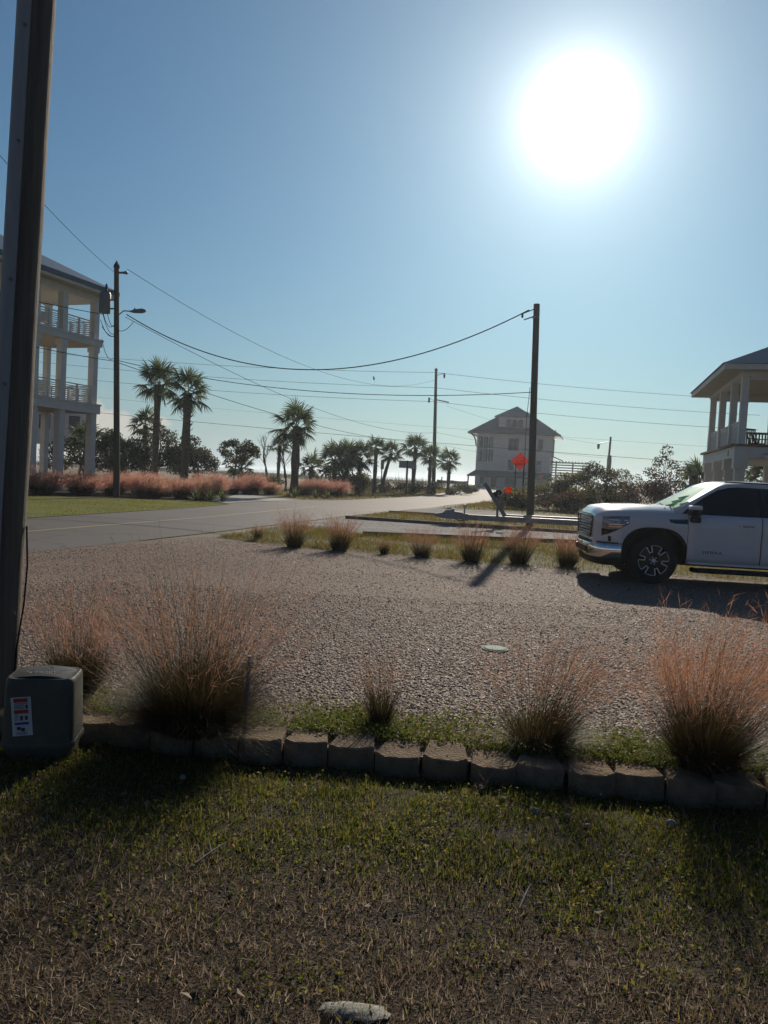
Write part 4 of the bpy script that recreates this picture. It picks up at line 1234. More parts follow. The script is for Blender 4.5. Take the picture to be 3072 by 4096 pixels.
MP, MPT = (5.95, 95, .45), (5.47, 95, 15.0)
t, d = pole('utility pole carrying many wires near the bend of the road', MP, MPT, .26, .16, spike=True)
MB().tube([(-.42, 0, 13.95), (.55, -.1, 14.25)], .035, 5).lathe([(0, -.3), (.09, -.3), (.13, 0), (.09, .3), (0, .3)], 7, 'z', (.55, -.1, 13.95)).part('insulator', 'black', t)
MB().lathe([(0, -.3), (.12, -.3), (.12, .3), (0, .3)], 7, 'z', (-1.15, 0, 10.9)).tube([(-.3, 0, 10.8), (-1.1, 0, 11.1)], .03, 5).part('cutout', 'black', t)
MB().tube([(-.3, 0, 11.0), (1.3, 0, 10.75)], .07, 6).part('strain_insulator', 'black', t)
pole('thin bare stub pole among the palms beside the middle utility pole', (5.35, 85, .4), (5.1, 85, 6.9), .10, .09, name='stub_pole')
DPL = (30.0, 105, .6)
t, d = pole('small distant utility pole above the thicket', DPL, (30.25, 105, 8.7), .17, .13)
MB().tube([(.35, 0, 7.5), (-1.2, 0, 7.1)], .05, 5).lathe([(0, -.45), (.16, -.4), (.2, .1), (.14, .3), (0, .35)], 8, 'z', (-1.35, 0, 6.8)).part('cutout', 'galv', t)
MB().lathe([(0, 0), (.3, 0), (.32, 1.2), (.25, 1.9), (0, 1.95)], 8, 'z', (.25, 0, 3.7)).part('transformer', 'grey_paint', t)


def wire(label, a, b, sag, r=.02, n=26, mid=None):
    a, b = Vector(a), Vector(b)
    pts = []
    for k in range(n + 1):
        u = k / n
        pts.append(tuple(a.lerp(b, u) - Vector((0, 0, sag * 4 * u * (1 - u)))))
    o = MB().tube(pts, r * .75, 5).part('overhead_wire', 'wire')
    return tag(o, label, 'wire')


LT = Vector(LPT)
wire('thick sagging cable strung between the transformer pole and the plain wooden pole', (-12.55, 36.47, 8.62), (5.26, 30.44, 8.46), 2.45, .032, 40)
wire('thin high wire running down from the transformer pole top to the middle pole', (-12.6, 36.47, 10.72), (5.5, 95, 13.9), 2.6, .016)
wire('thin wire from below the street lamp towards the middle pole', (-12.6, 36.47, 8.5), (5.7, 95, 7.4), 1.6, .018)
wire('telephone cable from the transformer pole to the lower side of the plain wooden pole', (-12.85, 36.47, 6.45), (5.67, 30.4, 5.28), .68, .02)
wire('service cable dropping behind the pair of palms to the middle pole', (-12.85, 36.47, 6.35), (5.75, 95, 6.2), 1.0, .022)
for lab, zl, zm, zr in [('top wire along the shore road', 15.6, 14.75, 13.0), ('second highest wire along the shore road', 14.4, 12.9, 11.2), ('third highest wire along the shore road', 12.8, 11.2, 9.45)]:
    wire(lab + ', beyond the raised house', (-50, 100, zl), (5.5, 95, zm), .6, .028)
    wire(lab + ', toward the porch house', (5.5, 95, zm), (44, 92, zr + .1), .35, .028)
wire('faint thin wire low in the row along the shore road', (-50, 100, 10.6), (44, 92, 7.2), .5, .014, 40)
wire('lowest thick cable of the row, crossing behind the beach house roof', (-50, 100, 8.6), (44, 92, 5.2), .4, .032, 40)
wire('wire from the transformer pole top running off past the near pole', (-13.2, 36.47, 10.55), (-9.6, 14, 9.6), .3, .012)
wire('heavy cable leading from the transformer past the raised house', (-13.6, 36.4, 8.55), (-17.5, 16, 7.2), .3, .022)
wire('lower cable leading from the pole past the raised house', (-13.0, 36.4, 6.4), (-17.0, 16, 6.0), .3, .02)
wire('upper of three thin wires falling to the distant pole', (7.0, 95, 10.75), (29.0, 105, 7.6), .5, .016)
wire('middle of three thin wires falling to the distant pole', (5.7, 95, 7.5), (30.1, 105, 5.8), .4, .016)
wire('lowest of three thin wires falling to the distant pole', (5.8, 95, 6.1), (30.0, 105, 4.6), .5, .014)
# a bird on the thin high wire
b = thing('bird', 'tiny dark bird by the thin wire left of the middle pole', 'bird', (-1.55, 70.5, 10.52))
MB().lathe([(0, -.14), (.05, -.11), (.085, 0), (.06, .1), (0, .15)], 8, 'z').part('body', 'bird', b, smooth=True)
MB().lathe([(0, -.06), (.05, -.03), (.05, .03), (0, .06)], 8, 'z', (-.04, 0, .17)).bar((-.08, 0, .17), (-.13, 0, .16), .02, .02).part('head', 'bird', b, smooth=True)
MB().bar((.02, 0, -.1), (.08, 0, -.3), .05, .015).part('tail', 'bird', b)


# ------------------------------------------------------------------ raised porch house across the road
def railing(parent, a, b, z, mids, slats=8, h=.95, name='railing', pitch=.105):
    """horizontal slat railing: frame, posts, every slat an object"""
    a, b = Vector((*a, z)), Vector((*b, z))
    f = MB().bar(a + Vector((0, 0, h)), b + Vector((0, 0, h)), .09, .05)
    for u in mids:
        p = a.lerp(b, u); f.bar(p, p + Vector((0, 0, h - .025)), .09, .09)
    rl = f.part(name, 'white_trim', parent)
    d = b - a
    me = MB().bar((0, 0, 0), tuple(d), .03, .045).mesh('slat', MT['white_trim'])
    for k in range(slats):
        link('slat', me, rl, tuple(a + Vector((0, 0, .08 + k * pitch))))
    return rl


def left_house():
    rz = math.atan2(-.942, -.337)
    t = thing('raised_house', 'white house on stilts with two open slatted porches across the road', 'house', (-16.55, 43, 0), rz)
    X1 = 16.0
    posts = [0, 2.4, 4.3]
    for x in posts + [6.6]:
        MB().box((x - .19, -.19, -.2), (x + .19, .19, 4.3)).part('stilt', 'white_trim', t)
        MB().box((x - .17, -3.4, -.2), (x + .17, -3.08, 4.3)).part('stilt', 'white_trim', t)
    for x in posts:
        for (z0, z1) in ((4.84, 8.0), (8.4, 10.4)):
            MB().box((x - .18, -.18, z0), (x + .18, .18, z1)).part('porch_post', 'white_trim', t)
            if z0 < 5:
                MB().box((x - .23, -.23, z1 - .32), (x + .23, .23, z1 - .003)).part('capital', 'white_trim', t)
    for x in (0, 4.3):
        for (z0, z1) in ((4.84, 8.0), (8.4, 10.4)):
            MB().box((x - .15, -3.39, z0), (x + .15, -3.1, z1)).part('porch_post', 'white_trim', t)
    for z0, z1 in ((4.3, 4.84), (8.0, 8.4)):
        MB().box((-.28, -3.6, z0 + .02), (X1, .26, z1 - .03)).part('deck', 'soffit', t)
        MB().box((-.31, .262, z0), (X1, .31, z1)).box((-.33, -3.65, z0), (-.282, .31, z1)).part('fascia', 'white_trim', t)
        MB().box((-.36, .312, z1 - .09), (X1, .38, z1)).part('deck_edge', 'white_trim', t)
    MB().box((-.28, -3.6, 10.4), (X1, .26, 10.75)).part('porch_beam', 'white_trim', t)
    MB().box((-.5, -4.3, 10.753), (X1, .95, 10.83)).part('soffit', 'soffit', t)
    MB().box((-.502, .952, 10.72), (X1, .99, 10.98)).box((-.54, -4.3, 10.72), (-.502, .99, 10.98)).part('eave_board', 'white_trim', t)
    # hip roof
    v = [(-.65, 1.1, 10.985), (X1 + 6, 1.1, 10.985), (X1 + 6, -11, 10.985), (-.65, -11, 10.985), (5.0, -5, 14.0), (X1, -5, 14.0)]
    v2 = [(x, y, z - .12) for x, y, z in v[:4]]
    v = [(x, y, z + .1) for x, y, z in v]
    MB().add(v + v2, [(0, 1, 5, 4), (1, 2, 5), (2, 3, 4, 5), (3, 0, 4), (0, 6, 7, 1), (3, 9, 6, 0), (9, 8, 7, 6)]).part('roof', 'roof_metal', t)
    # body of the house further along
    MB().box((7.0, -10, 4.84), (X1, -.4, 10.4)).part('wall', 'white_wall', t)
    sd = MB().mesh
    lap = MB().bar((7.0, -.392, 0), (X1, -.392, 0), .025, .03).mesh('siding_board', MT['white_wall'])
    for k in range(20):
        link('siding_board', lap, t, (0, 0, 5.0 + k * .27))
    for x in (8.4, 10.6, 12.8):
        for z in (5.6, 8.9):
            w = MB().box((x - .6, -.4, z), (x + .6, -.34, z + 1.3)).part('window', 'white_trim', t)
            MB().box((x - .5, -.338, z + .08), (x + .5, -.33, z + 1.22)).part('pane', 'glass_blue', w)
    for z in (4.84, 8.4):
        for i in range(2):
            railing(t, (posts[i] + .18, 0), (posts[i + 1] - .18, 0), z, [.5])
        railing(t, (-.0, -.2), (-.0, -3.1), z, [.5])
        railing(t, (.18, -3.25), (4.15, -3.25), z, [.33, .66])
    return t


left_house()
# porch furniture seen through the slats
for lab, (px, py), z in [('porch chair behind the upper slatted railing', (-18.35, 40.6), 8.38), ('porch chair behind the lower slatted railing', (-18.4, 40.9), 4.82)]:
    c = thing('porch_chair', lab, 'chair', (px, py, z), .4)
    MB().box((-.28, -.28, .4), (.28, .28, .46)).part('seat', 'white_trim', c)
    MB().bar((-.0, .28, .46), (0, .36, 1.0), .5, .05, (0, 1, 0)).part('backrest', 'white_trim', c)
    for sx in (-.25, .25):
        for sy in (-.25, .25):
            MB().box((sx - .03, sy - .03, 0), (sx + .03, sy + .03, .4)).part('leg', 'white_trim', c)
# flat roofed house beyond, its roof deck railing showing through the porch
fh = thing('far_house', 'small far house with a railed roof deck, seen through the raised porches', 'house', (-33.5, 78, .3), .25)
MB().box((-5, -3, 2.9), (3.6, 3, 6.7)).part('wall', 'white_wall', fh)
MB().box((-5.2, -3.3, 6.7), (3.9, 3.3, 7.05)).part('roof', 'white_trim', fh)
rl = MB().box((-5, -3.12, 8.35), (3.7, -3.02, 8.43)).box((-5, -3.1, 7.7), (3.7, -3.04, 7.75))
for k in range(8):
    rl.box((-5 + k * 1.22, -3.12, 7.05), (-4.9 + k * 1.22, -3.02, 8.35))
rl.part('roof_railing', 'grey_paint', fh)
for x in (-4.6, -2, .6, 3.2):
    MB().box((x - .2, -2.9, -.4), (x + .2, -2.5, 2.9)).part('stilt', 'white_trim', fh)
for x in (-3.4, -.6, 2.1):
    w = MB().box((x - .6, -3.06, 4.2), (x + .6, -3.0, 5.8)).part('window', 'white_trim', fh)
    MB().box((x - .5, -3.08, 4.3), (x + .5, -3.062, 5.7)).part('pane', 'glass_blue', w)


# ------------------------------------------------------------------ porch house behind the pickup
def right_house():
    # local x along the visible side, from the near corner to the far one; y towards the house
    ang = math.atan2(8.0, 2.1)
    t = thing('porch_house', 'two storey white porch house with posts and a hip roof behind the pickup', 'house', (14.62, 32, 0), ang)
    L, W = 8.35, 9.5
    fz = 3.76
    px = [0, 2.4, 5.35, L]
    for i, x in enumerate(px):
        MB().box((x - .14, -.14, fz), (x + .14, .14, 6.55)).part('porch_post', 'white_trim', t)
        MB().box((x - .19, -.19, -.1), (x + .19, .19, 3.02)).part('column', 'white_trim', t)
        MB().box((x - .27, -.27, 2.75), (x + .27, .27, 3.2)).part('capital', 'white_trim', t)
    for y in (-2.8, -5.6):
        MB().box((L - .14, y - .14, fz), (L + .14, y + .14, 6.55)).part('porch_post', 'white_trim', t)
        MB().box((L - .19, y - .19, -.1), (L + .19, y + .19, 3.2)).part('column', 'white_trim', t)
    MB().box((-.3, -W, 3.2), (L + .3, .28, 3.66)).part('floor_beam', 'white_trim', t)
    MB().box((-.4, -W, 3.662), (L + .4, .42, 3.76)).part('deck', 'deck_brown', t)
    MB().box((1.05, .281, 3.3), (1.2, .30, 3.52)).part('house_number_plate', 'dark_ink', t)
    # top beams
    MB().box((-.2, -.17, 6.55), (L + .2, .17, 6.74)).box((L - .17, -W, 6.45), (L + .17, -.172, 6.74)).box((-.2, -W, 6.45), (.17, -.172, 6.74)).part('porch_beam', 'white_trim', t)
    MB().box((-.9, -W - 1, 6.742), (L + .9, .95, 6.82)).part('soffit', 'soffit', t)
    MB().box((-.95, .952, 6.72), (L + .95, .99, 6.93)).box((-.99, -W - 1, 6.72), (-.952, .99, 6.93)).box((L + .952, -W - 1, 6.72), (L + .99, .99, 6.93)).part('eave_board', 'white_trim', t)
    a, b = 1.08, L + 1.08
    hh = 6.94 + 2.6
    v = [(-1.08, a, 6.94), (b, a, 6.94), (b, -W - 1.1, 6.94), (-1.08, -W - 1.1, 6.94), (L / 2, a - 5.25, hh), (L / 2, -W + 4.1, hh)]
    MB().add(v, [(0, 4, 1), (1, 4, 5, 2), (2, 5, 3), (3, 5, 4, 0), (0, 1, 2, 3)]).part('roof', 'roof_metal', t)
    # solid balustrade on the visible side: panels between posts, each in a frame
    for i in range(3):
        x0, x1 = px[i] + .14, px[i + 1] - .14
        p = MB().box((x0, -.02, fz + .06), (x1, .02, fz + .92)).part('balustrade_panel', 'white_wall', t)
        MB().box((x0, -.06, fz + .92), (x1, .08, fz + .99)).part('top_rail', 'white_trim', p)
        MB().box((x0, .021, fz + .80), (x1, .035, fz + .9)).part('trim_strip', 'white_trim', p)
        n = int((x1 - x0) / .14)
        me = MB().box((-.018, .021, fz + .06), (.018, .03, fz + .8)).mesh('batten', MT['white_trim'])
        for k in range(n):
            link('batten', me, p, (x0 + .07 + k * .14, 0, 0))
    MB().box((L + .14, -.05, fz), (L + .9, .05, fz + .98)).part('balustrade_panel', 'white_wall', t)
    # picket railing along the far side of the porch
    rl = MB().box((L - .05, -W, fz + 1.04), (L + .05, -.15, fz + 1.15)).box((L - .04, -W, fz + .10), (L + .04, -.15, fz + .22)).part('picket_railing', 'deck_brown', t)
    me = MB().box((L - .02, -.035, fz + .22), (L + .02, .035, fz + 1.04)).mesh('picket', MT['deck_brown'])
    for k in range(36):
        link('picket', me, rl, (0, -.25 - k * .145, 0))
    # low wing with a shed roof in front
    MB().box((-3.0, -9, -.1), (-.5, -1.65, 2.55)).part('wall', 'white_wall', t)
    me = MB().box((-.02, 0, 0), (.02, .02, 2.4)).mesh('batten', MT['white_trim'])
    for k in range(7):
        link('batten', me, t, (-2.9 + k * .38, -1.65, .1))
    me = MB().box((0, -.02, 0), (-.02, .02, 2.4)).mesh('batten', MT['white_trim'])
    for k in range(14):
        link('batten', me, t, (-3.0, -1.8 - k * .38, .1))
    v = [(-4.4, -.75, 2.75), (-.2, -.75, 3.3), (-.2, -9.5, 3.3), (-4.4, -9.5, 2.75)]
    MB().add([*v, *[(x, y, z + .12) for x, y, z in v]], [(3, 2, 1, 0), (4, 5, 6, 7), (0, 1, 5, 4), (1, 2, 6, 5), (2, 3, 7, 6), (3, 0, 4, 7)]).part('shed_roof', 'white_trim', t)
    for j, (y, mt) in enumerate(((-2.5, 'teal'), (-3.35, 'maroon'), (-4.2, 'teal'))):
        d = MB().box((-3.06, y - .34, .15), (-3.003, y + .34, 1.85)).part('door', mt, t)
        q = []
        for k in range(9):
            u = -1 + k / 4
            q.append((-3.075, y + .13 + .09 * (1 - u * u), 1.0 + .62 * u))
        q2 = [(-3.075, y + .13 - .05 * (1 - (-1 + k / 4) ** 2), 1.0 + .62 * (-1 + k / 4)) for k in range(9)]
        MB().grid([q, q2]).part('door_motif', 'white_wall', d)
    for y in (-1.0, -1.35):
        pass
    return t


right_house()
for lab, (x, y, z) in [('round porch lamp hanging under the shed roof, nearer the column', (15.25, 33.1, 2.72)), ('round porch lamp hanging under the shed roof, nearer the wing wall', (15.65, 32.9, 2.70))]:
    g = thing('globe_lamp', lab, 'lamp', (x, y, z))
    MB().lathe([(0, -.13), (.09, -.10), (.13, 0), (.09, .1), (.04, .14)], 12).part('globe', 'globe', g, smooth=True)
    MB().lathe([(.045, .12), (.045, .26), (0, .27)], 8).part('fitting', 'white_trim', g)
for k, (x, y) in enumerate([(17.75, 37.2), (18.7, 37.0)]):
    c = thing('porch_chair', ['dark rocking chair on the upper porch nearer its corner', 'dark rocking chair on the upper porch nearer the picture edge'][k], 'chair', (x, y, 3.76), .3 + k * .7)
    MB().box((-.28, -.26, .38), (.28, .28, .44)).part('seat', 'deck_brown', c)
    bk = MB()
    for q in range(5):
        bk.bar((-.22 + q * .11, .26, .44), (-.24 + q * .12, .45, 1.12), .06, .025, (0, 1, 0))
    bk.bar((-.28, .45, 1.12), (.28, .45, 1.12), .05, .08)
    bk.part('backrest', 'deck_brown', c)
    for s in (-.28, .28):
        MB().box((s - .03, -.25, 0.05), (s + .03, -.19, .62)).part('leg', 'deck_brown', c)
        MB().box((s - .03, .2, 0.05), (s + .03, .26, .62)).part('leg', 'deck_brown', c)
        MB().box((s - .05, -.3, .62), (s + .05, .3, .66)).part('armrest', 'deck_brown', c)
        MB().bar((s, -.45, .05), (s, .5, .05), .05, .04).part('rocker', 'deck_brown', c)
pt = thing('wooden_post', 'rust brown square post beside the russet tree', 'post', (18.95, 47.5, 0))
MB().box((-.22, -.18, -.1), (.22, .18, 3.3)).part('post', 'rust_wood', pt)
MB().box((-.26, -.22, 3.3), (.26, .22, 3.38)).part('cap', 'rust_wood', pt)
hf = thing('board_fence', 'low board fence behind the porch house columns', 'fence', (19, 44, 0), -.1)
me = MB().box((0, -.02, 0), (7.5, .02, .12)).mesh('board', MT['white_trim'])
for z in (.55, .95, 1.35):
    link('board', me, hf, (0, 0, z))
for k in range(5):
    MB().box((k * 1.85, .021, -.1), (k * 1.85 + .12, .12, 1.55)).part('post', 'deck_brown', hf)


# ------------------------------------------------------------------ beach house at the end of the road
def beach_house():
    phi = R(15)
    g = .72
    t = thing('beach_house', 'tall pale beach house with hip roof and top lantern at the road end', 'house', (23.0, 141, g), -phi)
    w, dp = 6.75, 9.5   # half width, depth; local front at y = 0, facing -y
    H = 10.4
    MB().box((-w, 0, -.6), (w, dp, H)).part('wall', 'pink_wall', t)
    # hip roof
    o = 1.55
    v = [(-w - o, -o, H - .35), (w + o, -o, H - .35), (w + o, dp + o, H - .35), (-w - o, dp + o, H - .35), (-1.8, dp / 2 - 1.2, H + 4.0), (1.8, dp / 2 - 1.2, H + 4.0)]
    MB().add(v, [(0, 1, 5, 4), (1, 2, 5), (2, 3, 4, 5), (3, 0, 4), (3, 2, 1, 0)]).part('roof', 'roof_metal', t)
    MB().box((-w - o, -o - .04, H - .6), (w + o, -o - .002, H - .3)).box((-w - o - .04, -o, H - .6), (-w - o - .002, dp + o, H - .3)).box((w + o + .002, -o, H - .6), (w + o + .04, dp + o, H - .3)).part('eave_board', 'roof_metal', t)
    # lantern storey
    lan = MB().box((-2.9, -.2, H + .2), (2.9, 5.6, H + 2.75)).part('lantern_wall', 'pink_wall', t)
    v = [(-3.75, -1.1, H + 2.6), (3.75, -1.1, H + 2.6), (3.75, 6.5, H + 2.6), (-3.75, 6.5, H + 2.6), (0, 2.2, H + 4.85), (0, 3.2, H + 4.85)]
    MB().add(v, [(0, 1, 4), (1, 2, 5, 4), (2, 3, 5), (3, 0, 4, 5), (3, 2, 1, 0)]).part('lantern_roof', 'roof_metal', t)
    def win(cx, z0, ww, h, y=0, mat='glass_blue', par=t, label=None, fr='pink_wall'):
        f = MB().box((cx - ww / 2 - .08, y - .07, z0 - .08), (cx + ww / 2 + .08, y - .003, z0 + h + .08)).part('window', fr, par)
        MB().box((cx - ww / 2, y - .085, z0), (cx + ww / 2, y - .072, z0 + h)).part('pane', mat, f)
        return f
    for cx in (-1.05, 0, 1.05):
        win(cx, H + .75, .92, 1.45, -.2, par=t)
    for r_, z0, h in ((0, 7.25, 2.05), (1, 4.75, 2.25)):
        for c_, cx in enumerate((-6.0, -5.05, -4.1)):
            win(cx, z0, .78, h, mat='glass_blue')
            MB().box((cx - .28 + .1 * c_, -.089, z0 + .15), (cx - .1 + .12 * c_, -.086, z0 + h - .15)).part('curtain', 'curtain', t)
    for cx in (-.48, .48):
        win(cx, 7.0, .88, 2.2)
    win(4.75, 7.0, .95, 2.2)
    win(-.3, 3.4, .98, 1.9)
    win(4.7, 3.35, .9, 1.9)
    MB().box((4.3, -.09, 3.4), (5.1, -.086, 4.55)).part('blind', 'curtain', t)
    win(-5.4, .75, .75, 1.15)
    d = MB().box((-3.75, -.08, -.1), (-2.75, -.003, 2.0)).part('door', 'dark_ink', t)
    MB().box((-3.55, -.1, 0), (-2.95, -.082, 1.85)).part('door_panel', 'deck_brown', d)
    MB().box((-1.2, -.06, -.1), (.9, -.003, 1.9)).part('garage_door', 'grey_paint', t)
    # skirt roof
    v = [(-w - 1.3, -1.5, 2.15), (w + .3, -1.5, 2.15), (w + .3, -.003, 3.15), (-w - .003, -.003, 3.15), (-w - 1.3, 5, 2.15), (-w - .003, 5, 3.15)]
    MB().add(v, [(0, 1, 2, 3), (0, 3, 5, 4)]).add([(x, y, z - .2) for x, y, z in v], [(3, 2, 1, 0), (4, 5, 3, 0)]).add(
        [v[4], v[0], v[1], *[(x, y, z - .2) for x, y, z in (v[4], v[0], v[1])]], [(0, 1, 4, 3), (1, 2, 5, 4)]).part('skirt_roof', 'roof_metal', t)
    # curved eave bracket
    MB().tube([(-w - .05, -.4, 7.6), (-w - .2, -.4, 8.6), (-w - .55, -.4, 9.3), (-w - 1.1, -.4, 9.9)], .13, 6).part('bracket', 'rust_wood', t)
    # glazed side wall and balcony roof
    MB().box((w + .003, .4, 6.4), (w + .05, 8.6, 9.6)).part('side_glazing', 'curtain', t)
    for y in (.4, 3.1, 5.8, 8.4):
        MB().box((w + .052, y, 6.3), (w + .14, y + .2, 9.7)).part('mullion', 'pink_wall', t)
    # roofed terrace with open slats
    pg = MB()
    for x in (w + .9, w + 3.9, w + 6.9):
        pg.box((x - .12, 3.4, -.4), (x + .12, 3.64, 5.15))
    pg.box((w + .05, 3.35, 5.15), (w + 7.1, 3.7, 5.35))
    ter = pg.part('terrace', 'grey_paint', t)
    me = MB().box((w + .05, 3.42, 0), (w + 7.0, 3.5, .2)).mesh('slat', MT['grey_paint'])
    for k in range(6):
        link('slat', me, ter, (0, 0, 2.3 + k * .48))
    me = MB().box((0, 2.4, 5.36), (.18, 6.5, 5.52)).mesh('rafter', MT['grey_paint'])
    for k in range(12):
        link('rafter', me, ter, (w + .2 + k * .58, 0, 0))
    v = [(w + .05, 3.4, 6.3), (w + 2.0, 3.4, 5.55), (w + 2.0, 6.5, 5.55), (w + .05, 6.5, 6.3)]
    MB().add(v + [(x, y, z + .15) for x, y, z in v], [(3, 2, 1, 0), (4, 5, 6, 7), (0, 1, 5, 4), (1, 2, 6, 5), (2, 3, 7, 6), (3, 0, 4, 7)]).part('terrace_roof', 'roof_metal', t)
    MB().tube([(w + .4, 4, H + .1), (w + .4, 4, H + .9)], .08, 6).part('vent_pipe', 'grey_paint', t)


beach_house()
# boats drawn up on the sand left of the house
for k, (x, y) in enumerate([(11.6, 150), (14.3, 149)]):
    b = thing('rowing_boat', ['low dark boat on the sand, further from the beach house', 'low dark boat on the sand beside the beach house wall'][k], 'boat', (x, y, 1.05), .1)
    P = []
    for u in np.linspace(-1, 1, 9):
        ww = .7 * (1 - abs(u) ** 2.5)
        P.append([(u * 1.7, -ww, .55 + .1 * u * u), (u * 1.65, -ww * .7, .1), (u * 1.6, 0, 0), (u * 1.65, ww * .7, .1), (u * 1.7, ww, .55 + .1 * u * u)])
    MB().grid(P).part('hull', 'deck_brown', b, smooth=True)
    for u in (-.6, .1, .7):
        MB().box((u - .12, -.5, .38), (u + .12, .5, .43)).part('thwart', 'timber', b)


# ------------------------------------------------------------------ signs
def diamond_sign():
    t = thing('road_work_sign', 'orange diamond roadwork sign beside the near wooden pole', 'traffic sign', (9.85, 57, .1), R(-9.5))
    s = .66
    MB().prism([(0, -s), (s, 0), (0, s), (-s, 0)], -.012, 'y', .012).part('sign_panel', 'orange_sign', t).location = (0, -.06, 3.22)
    bd = MB()
    q = [(0, -.6), (.6, 0), (0, .6), (-.6, 0)]
    for i in range(4):
        a, b = q[i], q[(i + 1) % 4]
        bd.bar((a[0], -.075, a[1]), (b[0], -.075, b[1]), .003, .012, (0, 1, 0))
    bd.part('border_line', 'dark_ink', t).location = (0, 0, 3.22)
    for i, w in enumerate(('ROAD', 'WORK', 'AHEAD')):
        lettering(w, .23, 'dark_ink', t, (0, -.076, 3.22 + .22 - i * .22), (R(90), 0, 0))
    MB().box((-.32, -.03, -.2), (-.26, .03, 3.1)).part('post', 'black', t)
    MB().box((.26, -.03, -.2), (.32, .03, 3.1)).part('post', 'black', t)
    MB().box((-.34, -.046, 2.95), (.34, -.03, 3.05)).part('crossbar', 'black', t)


diamond_sign()
t = thing('stop_sign', 'red octagonal stop sign showing above the thicket before the beach house', 'traffic sign', (23.75, 118, .65), R(-12))
MB().prism([(.44 * math.cos(R(22.5 + 45 * k)), .44 * math.sin(R(22.5 + 45 * k))) for k in range(8)], -.012, 'y', .012).part('sign_panel', 'stop_red', t).location = (0, -.05, 2.35)
lettering('STOP', .34, 'white_wall', t, (0, -.066, 2.35), (R(90), 0, 0))
MB().box((-.03, -.03, -.2), (.03, .03, 2.85)).part('post', 'galv', t)
t = thing('panel_sign', 'two blank pale sign panels side by side on one dark post among the palms', 'sign', (1.79, 66, .2), R(-2))
MB().box((-.09, -.09, -.2), (.09, .09, 2.95)).part('post', 'pole_dark', t)
MB().box((-.72, -.13, 2.30), (-.05, -.1, 2.92)).part('sign_panel', 'concrete', t)
MB().box((.03, -.13, 2.28), (.72, -.1, 2.92)).part('sign_panel', 'concrete', t)
t = thing('small_sign', 'small narrow sign on a thin post before the sea', 'sign', (-2.65 + 2.2, 80, .33), R(0))
MB().box((-.06, -.04, -.2), (.06, .04, 3.1)).part('post', 'pole_dark', t)
MB().box((-.14, -.08, 2.1), (.2, -.042, 3.1)).part('sign_panel', 'grey_paint', t)
for k, (x, y, h, lab) in enumerate([(12.6, 118, 1.9, 'short dark post beside the road bend'), (9.6, 132, 1.3, 'thin marker stick on the dune nearer the house')]):
    p = thing('marker_post', lab, 'post', (x, y, float(tz(y))))
    MB().box((-.1, -.1, -.2), (.1, .1, h)).part('post', 'pole_dark', p)
    MB().box((-.12, -.12, h), (.12, .12, h + .05)).part('cap', 'pole_dark', p)

# ------------------------------------------------------------------ timbers edging the lanes
for lab, pts in [('long timber edging at the back of the gravel lane, below the trailer', [(-1.45, 29.05), (2.9, 27.94), (7.25, 27.14), (14, 26)]),
                 ('timber edging between the muhly strip and the gravel lane', [(-.56, 21.3), (2.5, 21.8), (6.0, 22.4), (10, 23)]),
                 ('timber edging along the lane behind the trailer', [(.2, 35.42), (3.6, 35.15), (7.0, 34.9), (12, 34.6)])]:
    t = thing('timber_edging', lab, 'edging', (0, 0, 0))
    for (a, b) in zip(pts, pts[1:]):
        a, b = Vector((*a, .05)), Vector((*b, .05))
        n = max(1, round((b - a).length / 2.4))
        for k in range(n):
            MB().bar(tuple(a.lerp(b, k / n + .004)), tuple(a.lerp(b, (k + 1) / n - .004)), .14, .13).part('timber', 'timber', t)


